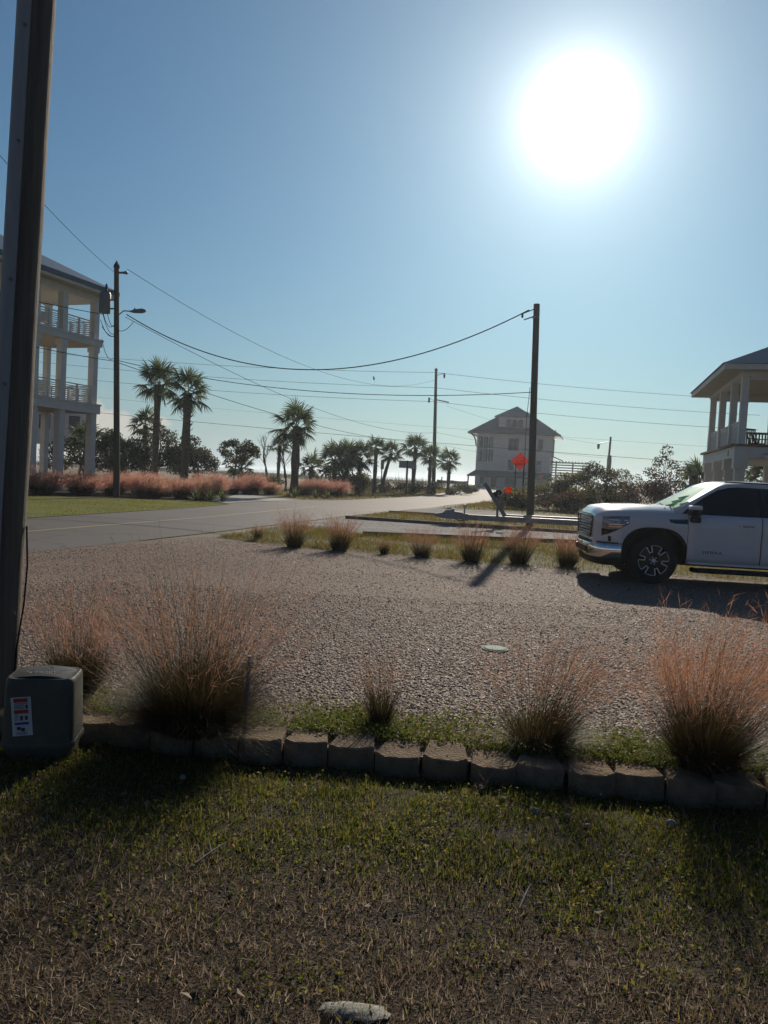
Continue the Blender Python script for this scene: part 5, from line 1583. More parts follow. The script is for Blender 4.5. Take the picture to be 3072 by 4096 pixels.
# ------------------------------------------------------------------ boat trailer
def trailer():
    t = thing('boat_trailer', 'long aluminium boat trailer with a winch post and orange bow roller', 'trailer', (2.87, 28.2, 0), 0)
    # main tongue: an I-beam
    bm = MB()
    for z, h, w in ((.42, .02, .12), (.24, .02, .12)):
        bm.box((-.0, -w / 2, z - h / 2), (9.5, w / 2, z + h / 2))
    bm.box((0, -.012, .25), (9.5, .012, .41))
    bm.part('tongue_beam', 'alu', t)
    bm = MB()
    bm.bar((1.6, .45, .46), (9.5, .95, .50), .1, .05)
    bm.bar((1.6, .45, .30), (9.5, .95, .34), .1, .04)
    bm.bar((1.6, .45, .38), (9.5, .95, .42), .02, .14)
    bm.part('side_beam', 'alu', t)
    bm = MB().box((.02, -.08, .2), (.2, .08, .46)).box((1.45, -.1, .22), (1.55, .55, .3)).box((4.9, -.1, .44), (5.0, .7, .5)).part('crossmember', 'alu', t)
    # coupler with surge housing
    cp = MB()
    cp.prism([(-1.0, .30), (-1.0, .40), (-.72, .46), (-.6, .56), (-.3, .58), (-.3, .24), (-.72, .26)], -.09, 'y', .09)
    cp.prism([(-.3, .24), (-.3, .52), (.02, .50), (.02, .24)], -.07, 'y', .07)
    cp.part('coupler', 'alu', t, smooth=False)
    MB().box((-.62, -.05, .58), (-.3, .05, .63)).bar((-.55, 0, .62), (-.4, 0, .66), .05, .03).part('latch', 'galv', t)
    sf = MB()
    for x, y in ((-.58, -.05), (-.5, .06), (-.42, -.04)):
        sf.tube([(x, y, .27), (x + .03, y, .12), (x - .02, y, .02)], .018, 5)
    sf.part('safety_chain', 'galv', t)
    MB().tube([(.06, -.14, .02), (.06, -.14, .75)], .03, 8).tube([(.06, -.14, .75), (.06, -.14, .79)], .055, 8).tube([(.06, -.14, .0), (.06, -.14, .03)], .07, 8).part('jack', 'galv', t, smooth=True)
    MB().tube([(.06, -.14, .26), (-.04, -.15, .18), (-.15, -.13, .2), (-.25, -.1, .27)], .022, 5).part('brake_line', 'black', t)
    # winch stand leaning back
    MB().bar((1.56, 0, .45), (.74, 0, 1.62), .13, .14, (0, 1, 0)).part('winch_stand', 'grey_paint', t)
    MB().bar((1.28, .0, .43), (1.28, .0, 1.1), .07, .06, (0, 1, 0)).bar((1.25, 0, .44), (1.34, 0, .44), .16, .04).part('stand_brace', 'grey_paint', t)
    w = MB().lathe([(0, -.1), (.10, -.1), (.10, -.07), (.05, -.07), (.05, .07), (.10, .07), (.10, .1), (0, .1)], 14, 'y', (1.28, -.02, 1.30))
    w.prism([(1.02, 1.22), (1.14, 1.32), (1.34, 1.12), (1.2, 1.02)], -.06, 'y', .06)
    w.bar((1.18, .0, 1.08), (1.38, 0, 1.14), .06, .05).part('winch', 'black', t)
    MB().bar((1.28, -.13, 1.3), (1.2, -.15, 1.05), .02, .025, (0, 1, 0)).tube([(1.2, -.15, 1.05), (1.2, -.22, 1.05)], .018, 6).part('winch_handle', 'galv', t)
    MB().bar((1.2, .0, 1.02), (1.56, 0, 1.34), .05, .07, (0, 1, 0)).bar((1.1, 0, .98), (1.3, 0, 1.22), .05, .05, (0, 1, 0)).part('roller_arm', 'grey_paint', t)
    MB().lathe([(.045, -.06), (.10, -.06), (.125, -.035), (.125, .035), (.10, .06), (.045, .06), (.045, -.06)], 18, 'y', (1.62, -.05, 1.4)).part('bow_roller', 'orange', t, smooth=True)
    # axle, wheels and bunks further back
    MB().bar((7.4, -.9, .32), (7.4, 1.6, .32), .08, .08).part('axle', 'galv', t)
    for y in (-1.0, 1.75):
        wh = MB().lathe([(.17, -.1), (.27, -.11), (.32, -.08), (.33, 0), (.32, .08), (.27, .11), (.17, .1)], 20, 'y', (7.4, y, .33)).part('wheel', 'rubber', t, smooth=True)
        MB().lathe([(0, -.06), (.17, -.08), (.17, .08), (0, .06)], 14, 'y', (7.4, y, .33)).part('rim', 'galv', wh, smooth=True)
    MB().tube([(4.35, -.1, .50), (4.35, -.1, .78)], .022, 6).part('guide_post', 'timber', t)


trailer()


# ------------------------------------------------------------------ pickup
def pickup():
    t = thing('pickup_truck', 'white four door pickup truck parked on the gravel lot', 'pickup truck', (4.86, 14.49, 0), R(175.5))
    FX, RX = 0.0, -3.75
    WR = .42
    def W(x):
        w = 1.0
        if x > .42:
            w -= .22 * ((x - .42) / .61) ** 2.3
        if x < -4.6:
            w -= .05 * ((-4.6 - x) / .3) ** 2
        return w
    def side(z):
        return float(np.interp(z, [.3, .42, .62, .80, .95, 1.06, 1.16, 1.30], [.945, .962, .986, .978, .990, .996, .985, .945]))
    def flare(x):
        f = 0
        for c in (FX, RX):
            f = max(f, .022 * math.exp(-((abs(x - c) - .60) / .08) ** 2))
        return f
    def ztop(x):
        return float(np.interp(x, [-4.95, -3.1, -.3, .2, .65, .9, .98, 1.03], [1.27, 1.27, 1.27, 1.262, 1.24, 1.205, 1.175, 1.13]))
    def zmid(x):
        return float(np.interp(x, [-.35, .1, .6, .86, .96, 1.01, 1.03], [1.375, 1.368, 1.343, 1.305, 1.265, 1.215, 1.16]))
    def zbot(x):
        z = .40 if x < .5 else .60
        for c in (FX, RX):
            u = abs(x - c) / .56
            if u < 1:
                z = max(z, .42 + .55 * (1 - u ** 2.7) ** (1 / 2.7))
        return z
    xs = sorted(set([round(v, 3) for v in np.r_[np.linspace(1.03, .57, 12), np.linspace(.565, -.565, 34), np.linspace(-.6, -3.15, 12), np.linspace(RX + .565, RX - .565, 30), np.linspace(-4.35, -4.95, 6), [.98, 1.0, 1.015, -.559, .559]]]), reverse=True)
    def Y(x, z, off=0.0):
        return W(x) * side(z) + flare(x) * (1 if z < 1.05 else .3) + off
    b = MB()
    for sg in (1, -1):
        P = []
        for x in xs:
            zb, zt = zbot(x), ztop(x)
            row = []
            row.append((x, sg * (Y(x, zb) - .05), zb + .002))
            for f in (0, .08, .25, .45, .65, .82, .93, 1.0):
                z = zb + (zt - zb) * f
                row.append((x, sg * Y(x, z), z))
            if x > -.34:
                zm = zmid(x); w = W(x)
                row += [(x, sg * (w * .90), zt + (zm - zt) * .35), (x, sg * w * .72, zt + (zm - zt) * .78), (x, sg * w * .62, zm + .012), (x, sg * w * .3, zm + .01), (x, 0, zm + .012)]
            else:
                row += [(x, sg * .90, zt + .004), (x, sg * .8, zt + .006), (x, sg * .6, zt + .006), (x, sg * .3, zt + .006), (x, 0, zt + .006)]
            P.append(row)
        b.grid(P, flip=(sg < 0))
    # nose and tail
    for x in (xs[0], xs[-1]):
        zb, zt = zbot(x), ztop(x)
        q = [(x, Y(x, zb + (zt - zb) * f), zb + (zt - zb) * f) for f in (0, .25, .65, 1)]
        poly = q + [(x, 0, (zmid(x) if x > 0 else zt))] + [(a, -c, d) for a, c, d in q[::-1]]
        b.add(poly, [tuple(range(len(poly)))])
    b.part('body', 'truck_paint', t, smooth=True)
    # dark underside and wheel housings
    u = MB().box((-4.8, -.62, .34), (.75, .62, .95))
    u.box((.58, -.8, .40), (.90, .8, .8)).box((-3.1, -.9, .36), (-.62, .9, .98))
    for c in (FX, RX):
        for s in (1, -1):
            P = []
            for k in range(15):
                a = math.pi * k / 14
                P.append([(c + .585 * math.cos(a), s * .45, .42 + .575 * math.sin(a)), (c + .585 * math.cos(a), s * .955, .42 + .575 * math.sin(a))])
            u.grid(P, flip=(s < 0))
            u.add([(c + .6 * math.cos(math.pi * k / 14), s * .55, .36 + .6 * math.sin(math.pi * k / 14)) for k in range(15)], [tuple(range(15))])
    u.part('underbody', 'black', t)
    # black arch lips
    for c in (FX, RX):
        P = []
        for k in range(29):
            xx = c + .585 * math.cos(math.pi * k / 28) * 1.0
            uu = min(1, abs(xx - c) / .585)
            zo = .42 + .585 * max(0, 1 - uu ** 2.7) ** (1 / 2.7)
            xi = c + (xx - c) * .93; zi = .42 + (zo - .42) * .935
            xo = xx
            P.append([(xi, Y(xi, max(.42, zi)) - .03, zi), (xi, Y(xi, max(.42, zi)) + .006, zi), (xo, Y(xo, max(.42, zo)) + .006, zo)])
        MB().grid(P).part('wheel_arch_trim', 'black', t, smooth=True)
    # patches that follow the body side
    def patch(name, poly_top, poly_bot, mat, off=.004, par=t, thick=.0, nv=4, smooth=True, sides=(1,), label=None):
        for sg in sides:
            n = len(poly_top)
            P = []
            for i in range(n):
                a, c = poly_top[i], poly_bot[i]
                P.append([(a[0] + (c[0] - a[0]) * k / nv, sg * Y(a[0] + (c[0] - a[0]) * k / nv, a[1] + (c[1] - a[1]) * k / nv, off), a[1] + (c[1] - a[1]) * k / nv) for k in range(nv + 1)])
            o = MB().grid(P, flip=(sg > 0)).part(name, mat, par, smooth=smooth, label=label)
            if thick:
                m = o.modifiers.new('solid', 'SOLIDIFY'); m.thickness = thick; m.offset = -1
        return o
    def dens(a, c, n=6):
        return [(a[0] + (c[0] - a[0]) * k / n, a[1] + (c[1] - a[1]) * k / n) for k in range(n + 1)]
    # doors
    def door(x0, x1, cut=0.0):
        d = patch('door', dens((x0, 1.262), (x1, 1.262), 10), dens((x0 - (cut if cut > 0 else 0), .435), (x1 + (-cut if cut < 0 else 0), .435), 10), 'truck_paint', .006, thick=.006, nv=10)
        gp = [(x0, x0), (x1, x1)]
        for x in (x0 + .005, x1 - .005):
            patch('door_gap', [(x + .003, 1.262), (x - .003, 1.262)], [(x + .003, .435), (x - .003, .435)], 'black', .0075, d, nv=10)
        patch('door_gap', dens((x0, .445), (x1, .445), 8), dens((x0, .436), (x1, .436), 8), 'black', .0075, d, nv=1)
        hx = x1 + .25 if x1 < -1.5 else x1 + .25
        hd = MB()
        P = []
        for k in range(9):
            x = hx + .13 - .26 * k / 8; e = .028 * math.sin(math.pi * k / 8) ** .6
            P.append([(x, Y(x, 1.115) + .008 + e * .2, 1.085 - .0), (x, Y(x, 1.1) + .012 + e, 1.092), (x, Y(x, 1.1) + .012 + e, 1.118), (x, Y(x, 1.115) + .008 + e * .2, 1.126)])
        hd.grid(P).part('handle', 'chrome', d, smooth=True)
        patch('handle_recess', dens((hx + .15, 1.14), (hx - .15, 1.14), 4), dens((hx + .13, 1.07), (hx - .13, 1.07), 4), 'grey_paint', .0072, d, nv=1)
        return d
    door(-.555, -1.795)
    door(-1.815, -2.85)
    # lower door crease and rocker
    MB().box((-3.1, .955, .395), (-.62, .985, .43)).part('rocker_panel', 'truck_paint', t)
    st = MB().tube([(-.68, .9, .30), (-.72, 1.02, .295), (-3.05, 1.02, .295), (-3.1, .9, .30)], .045, 8)
    st.part('side_step', 'gloss_black', t, smooth=True)
    MB().box((-3.0, .985, .33), (-.76, 1.05, .342)).part('step_pad', 'rubber', t)
    # fender vent and badge
    v = patch('fender_vent', [(-.22, 1.155), (-.34, 1.16), (-.54, 1.165)], [(-.25, 1.105), (-.34, 1.09), (-.54, 1.095)], 'gloss_black', .006, nv=2)
    patch('vent_trim', [(-.215, 1.165), (-.38, 1.172), (-.545, 1.176)], [(-.215, 1.156), (-.38, 1.163), (-.545, 1.167)], 'chrome', .010, v, nv=1)
    patch('vent_trim', [(-.24, 1.105), (-.34, 1.088), (-.545, 1.094)], [(-.24, 1.096), (-.34, 1.079), (-.545, 1.085)], 'chrome', .010, v, nv=1)
    lt = lettering('SIERRA', .085, 'dark_ink', t, (-.985, Y(-.95, .62) + .013, .615), (R(90), 0, R(180)))
    lt.scale = (1.35, .8, 1)
    # headlamp
    h = patch('headlight', [(.90, 1.15), (.76, 1.165), (.60, 1.172), (.45, 1.178)], [(.90, .945), (.76, .93), (.60, .955), (.46, 1.045)], 'lamp_lens', .006, nv=6, sides=(1, -1))
    patch('headlight_tail', [(.91, .94), (.76, .93), (.62, .952)], [(.90, .80), (.78, .85), (.62, .945)], 'gloss_black', .0065, t, nv=3, sides=(1, -1))
    for z in (1.14, 1.10, 1.06, 1.02, .98):
        patch('light_bar', [(.80, z), (.64, z + .004), (.48 if z > 1.05 else .58, z + .01)], [(.80, z - .012), (.64, z - .008), (.48 if z > 1.05 else .58, z - .002)], 'chrome' if z < 1.12 else 'lamp_red', .009, h, nv=1)
    patch('headlight_bezel', [(.955, 1.15), (.905, 1.16)], [(.955, .80), (.905, .93)], 'truck_paint', .012, t, nv=3, sides=(1, -1))
    patch('fog_slot', [(.80, .81), (.745, .80)], [(.79, .715), (.745, .71)], 'black', .006, nv=2, sides=(1, -1))
    # grille
    gx = 1.035
    gr = MB()
    outline = [(-.62, .76), (.62, .76), (.74, 1.08), (.70, 1.145), (-.70, 1.145), (-.74, 1.08)]
    gr.add([(gx, y, z) for y, z in outline] + [(gx - .1, y, z) for y, z in outline], [(0, 1, 2, 3, 4, 5)] + [(i, 6 + i, 6 + (i + 1) % 6, (i + 1) % 6) for i in range(6)])
    g = gr.part('grille', 'gloss_black', t)
    for k in range(7):
        z = .80 + k * .051; hw = np.interp(z, [.76, 1.08, 1.145], [.62, .74, .70]) - .03
        o = MB().tube([(gx - .01, -hw, z), (gx + .03, -hw * .8, z), (gx + .045, 0, z), (gx + .03, hw * .8, z), (gx - .01, hw, z)], .007, 5).part('grille_bar', 'machined' if k % 2 else 'gloss_black', g, smooth=True)
    fr = [(gx + .02, y, z) for y, z in outline]
    MB().tube(fr + [fr[0]], .012, 6).part('grille_frame', 'gloss_black', g, smooth=True)
    # bumper swept along its plan curve
    plan = [(.57, 1.005), (.70, .99), (.84, .95), (.95, .87), (1.04, .73), (1.09, .48), (1.105, .2), (1.105, 0)]
    plan = plan + [(x, -y) for x, y in plan[-2::-1]]
    def sweep(sec):
        P = []
        for i, (x, y) in enumerate(plan):
            a = Vector(plan[max(0, i - 1)]); c = Vector(plan[min(len(plan) - 1, i + 1)])
            d = (c - a).normalized(); nrm_ = Vector((-d.y, d.x)) * -1
            if nrm_.dot(Vector((x - .3, y))) < 0: nrm_ = -nrm_
            P.append([(x + nrm_.x * o, y + nrm_.y * o, z) for o, z in sec])
        return P
    MB().grid(sweep([(-.12, .665), (-.01, .66), (.0, .64), (.0, .46), (-.02, .42), (-.12, .41)])).part('bumper', 'chrome', t, smooth=True)
    MB().grid(sweep([(-.12, .705), (-.012, .70), (-.010, .672), (-.12, .668)])).part('bumper_top', 'black', t, smooth=True)
    MB().grid(sweep([(-.12, .408), (-.035, .405), (-.06, .30), (-.14, .28)])).part('air_dam', 'black', t, smooth=True)
    MB().box((1.0, -.5, .48), (1.108, .5, .58)).part('bumper_intake', 'black', t)
    # cab
    prof = [(-.36, 1.26, .915), (-.30, 1.30, .905), (-1.10, 1.775, .72), (-1.25, 1.825, .70), (-1.7, 1.862, .69), (-2.4, 1.855, .69), (-2.85, 1.80, .70), (-3.05, 1.30, .905), (-3.06, 1.26, .915)]
    def cy(z):
        return float(np.interp(z, [1.26, 1.775, 1.87], [.915, .725, .68]))
    c = MB()
    cols = []
    for x, z, w in prof:
        e = 0 if z < 1.5 else .05
        cols.append([(x, w, z), (x, w - e * .9, z + e * .35), (x, w * .6, z + e * .75), (x, 0, z + e), (x, -w * .6, z + e * .75), (x, -(w - e * .9), z + e * .35), (x, -w, z)])
    c.grid(cols)
    ring = [(p[0], p[2], p[1]) for p in prof]
    for s in (1, -1):
        pts = [(x, s * w, z) for x, w, z in ring]
        mid = [(x, s * cy(1.26), 1.26) for x, w, z in ring]
        c.grid([pts, mid], flip=(s > 0))
    c.part('cab', 'truck_paint', t, smooth=True)
    def glass(name, poly, off=.006, mat='truck_glass', par=t):
        for s in (1, -1):
            pts = [(x, s * (cy(z) + off), z) for x, z in poly]
            o = MB().add(pts, [tuple(range(len(pts))) if s < 0 else tuple(range(len(pts)))[::-1]]).part(name, mat, par)
        return o
    outl = [(-.50, 1.275), (-.56, 1.33), (-.86, 1.55), (-1.10, 1.69), (-1.28, 1.745), (-1.45, 1.762), (-2.6, 1.755), (-2.78, 1.70), (-2.92, 1.275)]
    glass('window_frame', [(-.455, 1.268), (-.52, 1.335), (-.84, 1.572), (-1.09, 1.713), (-1.27, 1.766), (-1.44, 1.783), (-2.62, 1.776), (-2.81, 1.71), (-2.95, 1.268)], .004, 'black')
    glass('side_window', [(-.50, 1.28), (-.56, 1.335), (-.86, 1.555), (-1.10, 1.69), (-1.28, 1.745), (-1.45, 1.762), (-1.78, 1.762), (-1.79, 1.28)], .007)
    glass('side_window', [(-1.83, 1.28), (-1.82, 1.762), (-2.6, 1.755), (-2.78, 1.70), (-2.90, 1.28)], .007)
    glass('sill_trim', [(-.44, 1.266), (-.44, 1.276), (-2.95, 1.276), (-2.95, 1.266)], .010, 'gloss_black')
    # windshield bowed across
    P = []
    for k in range(7):
        u = k / 6
        x0, z0 = -.315 + (-1.075 + .315) * u, 1.305 + (1.765 - 1.305) * u
        hw = .88 + (.70 - .88) * u - .035
        P.append([(x0 + .012 + .10 * (1 - (y / 1.0) ** 2) * (1 - .3 * u), y * hw, z0 + .012 + .035 * (1 - y * y)) for y in np.linspace(-1, 1, 9)])
    ws = MB().grid(P).part('windshield', 'windshield', t, smooth=True)
    Q = [[(x - .016, y, z - .026) for x, y, z in row] for row in P]
    MB().grid(Q).part('dark_backing', 'black', t, smooth=True)  # black sheet behind the glass, stands for the dark cab interior
    MB().tube([(-.2, .75, 1.345), (-.3, .2, 1.40), (-.33, -.1, 1.42)], .012, 5).part('wiper', 'black', t)
    MB().box((-.36, -.55, 1.36), (-.22, .55, 1.386)).part('cowl', 'black', t)
    MB().tube([(-2.3, .25, 1.90), (-2.42, .25, 1.93), (-2.5, .25, 1.99)], [.03, .03, .01], 6).part('antenna', 'truck_paint', t)
    MB().tube([(-1.2, .745, 1.865), (-2.75, .735, 1.865)], .012, 5).part('roof_rail', 'black', t)
    # mirror
    m = MB()
    for (x0, x1, y0, y1, z0, z1) in ((-.70, -.53, .98, 1.2, 1.24, 1.40),):
        m.box((x0, y0, z0), (x1, y1, z1))
    mo = bevelled(m.part('mirror', 'gloss_black', t), .03, 3)
    bevelled(MB().box((-.71, 1.0, 1.13), (-.56, 1.19, 1.235)).part('mirror_base', 'black', mo), .03, 3)
    bevelled(MB().box((-.72, .985, 1.345), (-.515, 1.205, 1.425)).part('mirror_cap', 'truck_paint', mo), .03, 3)
    MB().bar((-.62, .90, 1.26), (-.62, 1.02, 1.28), .1, .05).part('mirror_arm', 'black', mo)
    # wheels
    tyre = MB().lathe([(.27, -.12), (.30, -.135), (.385, -.135), (.412, -.105), (.42, -.05), (.42, .05), (.412, .105), (.385, .135), (.30, .135), (.27, .12), (.27, -.12)], 40, 'y').mesh('tyre', MT['rubber'], True)
    barrel = MB().lathe([(.275, .128), (.262, .12), (.255, .02), (.0, .0)], 36, 'y').mesh('rim', MT['gloss_black'], True)
    lip = MB().lathe([(.283, .128), (.283, .136), (.272, .138), (.268, .128)], 40, 'y').mesh('rim_lip', MT['black'], True)
    sp = MB()
    sp.prism([(.05, -.045), (.05, .045), (.13, .05), (.262, .09), (.268, -.09), (.13, -.05)], .07, 'z', .09)
    spoke = None
    def spoke_mesh():
        q = MB()
        fy = .112
        pts = [(.06, -.055), (.15, -.058), (.235, -.088), (.262, -.07), (.262, .07), (.235, .088), (.15, .058), (.06, .055)]
        n = len(pts)
        v = [(x, fy - .05, z) for x, z in pts] + [(x, fy, z) for x, z in pts]
        q.add(v, [tuple(range(n)), tuple(range(2 * n - 1, n - 1, -1))] + [(i, n + i, n + (i + 1) % n, (i + 1) % n) for i in range(n)])
        return q.mesh('spoke', MT['gloss_black'])
    def edge_mesh():
        q = MB()
        for s in (1, -1):
            q.tube([(.13, .115, s * .056), (.15, .115, s * .058), (.235, .116, s * .088), (.264, .116, s * .07)], .011, 5)
        q.tube([(.264, .116, -.07), (.268, .116, 0), (.264, .116, .07)], .011, 5)
        q.tube([(.15, .115, -.058), (.128, .115, -.07)], .008, 4).tube([(.15, .115, .058), (.128, .115, .07)], .008, 4)
        return q.mesh('spoke_edge', MT['machined'])
    spm, edm = spoke_mesh(), edge_mesh()
    hub = MB().lathe([(.085, .06), (.085, .118), (.05, .124), (.045, .13), (0, .132)], 20, 'y').mesh('hub', MT['gloss_black'], True)
    capm = MB().lathe([(.036, .131), (.036, .136), (0, .137)], 16, 'y').mesh('hub_cap', MT['machined'])
    nut = MB().lathe([(.012, .11), (.012, .128), (0, .13)], 6, 'y').mesh('lug_nut', MT['machined'])
    for cx in (FX, RX):
        for s in (1, -1):
            wobj = link('wheel', tyre, t, (cx, s * .865, WR))
            if s < 0: wobj.rotation_euler = (0, 0, math.pi)
            link('rim', barrel, wobj); link('rim_lip', lip, wobj); link('hub', hub, wobj); link('hub_cap', capm, wobj)
            for k in range(6):
                a = (0, R(60 * k + 20), 0)
                o1 = link('spoke', spm, wobj); o1.rotation_euler = a
                o2 = link('spoke_edge', edm, wobj); o2.rotation_euler = a
                o3 = link('lug_nut', nut, wobj, (.062 * math.cos(R(60 * k + 50)), 0, -.062 * math.sin(R(60 * k + 50))))
    # bed rails and tail (mostly out of the frame)
    MB().box((-4.93, -.88, 1.277), (-3.1, -.80, 1.33)).box((-4.93, .80, 1.277), (-3.1, .88, 1.33)).part('bed_rail', 'black', t)
    MB().box((-4.99, -.9, .5), (-4.951, .9, .72)).part('rear_bumper', 'chrome', t)
    return t


pickup()
sh = thing('windshield_glint', 'bright green crumpled sheet added for the green glint in the pickup windshield', 'sheet', (4.86, 14.49, 0), R(175.5))  # added sheet, its green painted as the glint in the windshield glass
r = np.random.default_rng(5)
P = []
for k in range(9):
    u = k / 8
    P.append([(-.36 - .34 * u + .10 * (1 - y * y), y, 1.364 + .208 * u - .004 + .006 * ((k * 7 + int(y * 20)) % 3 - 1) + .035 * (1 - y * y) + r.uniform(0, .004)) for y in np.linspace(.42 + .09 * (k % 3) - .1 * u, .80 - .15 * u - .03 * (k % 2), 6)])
MB().grid(P).part('sheet', 'green_glint', sh)

# ------------------------------------------------------------------ utility pedestal by the near pole
def pedestal():
    # sized from the box beside the pole
    t = thing('utility_pedestal', 'grey green utility pedestal box with a red and white warning sticker', 'utility box', (-1.915, 4.42, -.09), R(9))
    t.scale = (.92, .95, .87)
    def rr_poly(w, d, r, n=5):
        out = []
        for cx, cy, a0 in ((w - r, -d + r, -90), (w - r, d - r, 0), (-w + r, d - r, 90), (-w + r, -d + r, 180)):
            for k in range(n + 1):
                a = R(a0 + 90 * k / n); out.append((cx + r * math.cos(a), cy + r * math.sin(a)))
        return out
    def loft(levels, r):
        mb = MB(); P = []
        for z, w, d in levels:
            q = rr_poly(w, d, r); q.append(q[0]); P.append([(x, y, z) for x, y in q])
        mb.grid(P, flip=True)
        top = [p for p in P[-1][:-1]]
        mb.add(top, [tuple(range(len(top)))])
        return mb
    loft([(-.08, .200, .165), (.085, .197, .162), (.10, .203, .168), (.125, .203, .168)], .07).part('base', 'pedestal', t, smooth=True)
    cv = loft([(.126, .212, .175), (.14, .214, .177), (.155, .212, .175), (.53, .203, .162), (.555, .200, .158), (.566, .192, .148)], .07)
    c = cv.part('cover', 'pedestal', t, smooth=True)
    MB().grid(np.array([[(x, y, .5665 + .016 * (1 - (x / .15) ** 2) + .010 * (1 - (y / .12) ** 2)) for y in np.linspace(-.125, .125, 5)] for x in np.linspace(-.175, .175, 7)]), flip=False).part('lid_crown', 'pedestal', t, smooth=True)
    rb = loft([(.118, .218, .180), (.134, .220, .182), (.150, .216, .178)], .072).part('rim', 'pedestal', t, smooth=True)
    MB().lathe([(0, 0), (.012, 0), (.012, .004), (0, .005)], 10, 'z', (.03, .04, .5885)).part('lock', 'dark_ink', t)
    # sticker on the face towards us, tilted a little, flat print on it
    sx, sz, sy = -.055, .335, -.173
    st = MB().add([(sx - .058, sy - .001, sz - .125), (sx + .058, sy - .001, sz - .125), (sx + .058, sy + .005, sz + .125), (sx - .058, sy + .005, sz + .125)], [(0, 1, 2, 3)]).part('sticker', 'sticker', t)
    st.rotation_euler = (0, R(-5), 0)
    def ink(x0, x1, z0, z1, mat, name='print'):
        yy = lambda z: sy - .0035 + .003 * ((z) / .125)
        MB().add([(sx + x0, yy(z0), sz + z0), (sx + x1, yy(z0), sz + z0), (sx + x1, yy(z1), sz + z1), (sx + x0, yy(z1), sz + z1)], [(0, 1, 2, 3)]).part(name, mat, st)
    ink(-.041, .041, .093, .119, 'red_ink', 'red_band'); ink(-.041, .041, .020, .044, 'red_ink', 'red_band')
    ink(-.041, .041, -.052, -.036, 'blue_ink', 'blue_band')
    for z, x1 in ((.086, .04), (.077, .018), (.069, .02), (.061, .015), (.053, .02)):
        ink(-.04, x1, z - .002, z + .0015, 'dark_ink', 'print_line')
    ink(.026, .04, .052, .076, 'dark_ink', 'pictogram')
    for z in (.011, .003, -.005, -.013, -.021):
        ink(-.04, -.018, z - .0015, z + .0015, 'dark_ink', 'print_line')
    ink(-.008, .008, -.024, .006, 'dark_ink', 'pictogram'); ink(.02, .036, -.022, .004, 'dark_ink', 'pictogram')
    ink(-.03, -.008, -.085, -.064, 'dark_ink', 'pictogram'); ink(-.006, .016, -.095, -.072, 'dark_ink', 'pictogram')
    for z in (-.102, -.108, -.114):
        ink(-.036, .03, z - .001, z + .001, 'dark_ink', 'print_line')
    for rz in range(5):
        pass
    # pen scribble on the lid
    sc = MB()
    rr = random.Random(3)
    for k in range(5):
        x0 = -.07 + k * .03
        sc.tube([(x0, -.07 + rr.uniform(-.01, .01), .5885), (x0 + .012, -.04, .5905), (x0 + .02, -.075, .588)], .0018, 4)
    sc.part('scribble', 'dark_ink', t)
    return t


pedestal()

# ------------------------------------------------------------------ small things on the lot and the lawn
sk = thing('metal_stake', 'thin grey metal stake standing at the edge of the largest muhly clump', 'stake', (-.78, 4.62, 0))
MB().tube([(0, 0, -.25), (.012, 0, .5)], .011, 7).part('rod', 'grey_paint', sk)
MB().tube([(.012, 0, .5), (.012, 0, .515)], .014, 7).part('cap', 'galv', sk)
ld = thing('valve_lid', 'pale green utility lid lying flush in the gravel', 'utility lid', (1.16, 7.5, .014), .1)
MB().lathe([(0, .012), (.105, .011), (.115, .003), (.115, -.02)], 20).part('lid', 'green_lid', ld, smooth=True)
MB().lathe([(.118, -.02), (.118, .004), (.13, .004), (.13, -.02)], 20).part('rim', 'green_lid', ld)


def stone(label, loc, size, mat, seed, name='stone', cat='stone'):
    r = np.random.default_rng(seed)
    P = []
    for i in range(6):
        ph = -1.2 + 2.5 * i / 5
        P.append([(math.cos(a) * math.cos(ph) * size[0] * r.uniform(.7, 1.15), math.sin(a) * math.cos(ph) * size[1] * r.uniform(.65, 1.2), math.sin(ph) * size[2]) for a in np.linspace(0, 6.283, 11)[:-1]])
    mb = MB(); n = 10; v = [p for row in P for p in row]
    fs = [(i * n + k, i * n + (k + 1) % n, (i + 1) * n + (k + 1) % n, (i + 1) * n + k) for i in range(5) for k in range(n)] + [tuple(range(5 * n, 6 * n))]
    o = mb.add(v, fs).part(name, mat, None, smooth=True)
    o.location = loc
    return tag(o, label, cat)


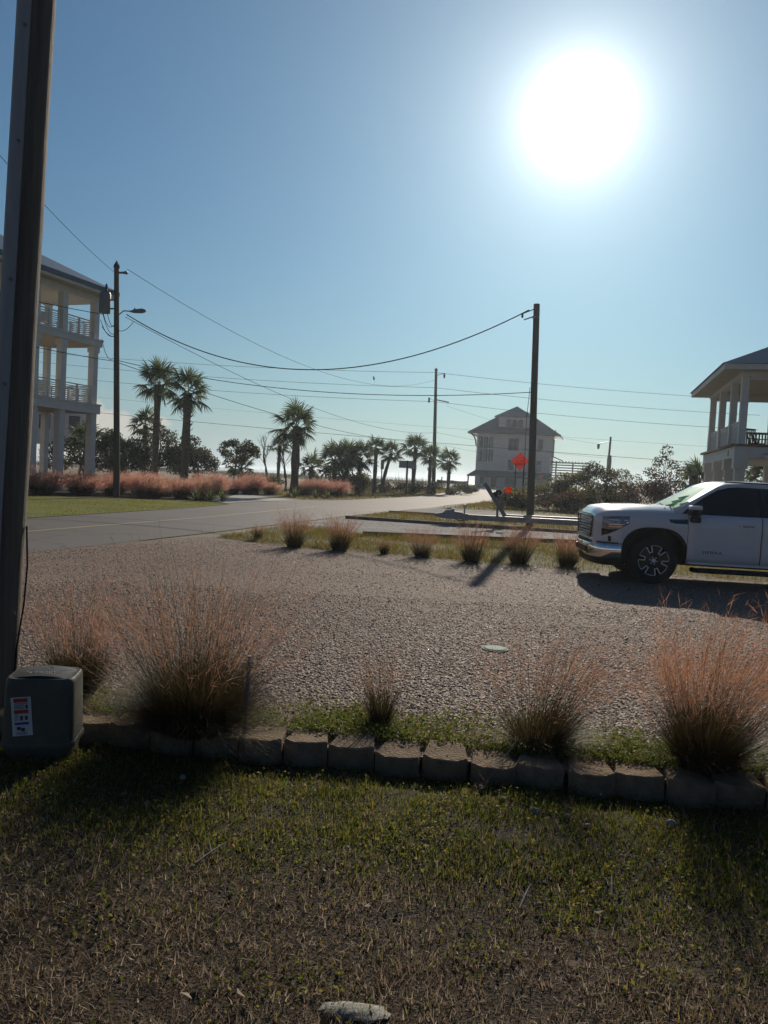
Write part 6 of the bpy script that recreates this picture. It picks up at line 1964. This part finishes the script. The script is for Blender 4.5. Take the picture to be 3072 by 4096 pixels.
stone('large pale flat rock cut off by the bottom edge of the picture', (-.01, 2.365, -.055), (.12, .045, .014), 'pale_stone', 1)
stone('pale grey rock chip lying in the dry grass beyond the pedestal shadow', (-1.72, 3.30, -.045), (.05, .028, .018), 'dry_wood', 2)
for k, (x, y, s, lab) in enumerate([(-1.02, 4.12, .022, 'white pebble in the shade below the largest muhly clump'), (.72, 4.05, .02, 'white pebble below the edging, left of the shaded stones'), (.86, 3.93, .026, 'bigger white pebble in the shade below the edging'),
                                    (1.02, 3.88, .02, 'white pebble next to the bigger one under the edging'), (1.55, 3.86, .03, 'lone white stone in the dark shade near the end of the edging'), (1.1, 3.78, .018, 'greenish small pebble furthest from the edging'),
                                    (.62, 4.2, .016, 'tiny white pebble close under the edging blocks'), (.27, 3.52, .02, 'tan pebble in the sunlit lawn')]):
    stone(lab, (x, y, -.05), (s, s * .8, s * .7), 'white_stone', 10 + k)
for k, (x, y, a, L, lab) in enumerate([(-.72, 3.2, .9, .16, 'bleached broken twig lying in the lawn below the muhly shadow'), (.62, 2.98, 1.1, .14, 'thin pale twig standing in the grass near the middle of the lawn'), (1.02, 3.1, 1.3, .12, 'thin pale twig in the lawn near the dark shade')]):
    o = MB().tube([(0, 0, 0), (math.cos(a) * L * .5, math.sin(a) * L * .5, .02), (math.cos(a) * L, math.sin(a) * L, .035)], [.006, .005, .002], 5).tube([(math.cos(a) * L * .5, math.sin(a) * L * .5, .02), (math.cos(a + .5) * L * .8, math.sin(a + .5) * L * .8, .05)], [.003, .001], 4).part('twig', 'dry_wood')
    o.location = (x, y, -.04)
    tag(o, lab, 'twig')
# a plume bent down over the edging
fp = thing('bent_plume', 'single pink plume on a bent stem drooping over the edging onto the lawn', 'plant', (0, 0, 0))
MB().tube([(1.0, 4.72, .08), (.86, 4.55, .10), (.74, 4.35, .02), (.60, 4.2, -.07)], .0025, 4).part('stem', 'dry_wood', fp)
r = np.random.default_rng(77)
n = 420
u = r.random(n)
p = np.array([.66, 4.27, -.04]) + (np.array([.45, 4.06, -.14]) - np.array([.66, 4.27, -.04])) * u[:, None] + r.normal(0, .008, (n, 3))
d = unit(np.array([-.7, -.7, -.1]) + r.normal(0, .55, (n, 3)))
C = p[:, None] + d[:, None] * (r.uniform(.02, .06, n))[:, None, None] * np.array([0, .5, 1])[None, :, None]
V, F = ribbons(C, np.full((n, 3), .0016), unit(np.cross(d, r.normal(size=(n, 3)))))
link('plume', mesh_np('plume', V, [F], MT['muhly_plume']), fp)
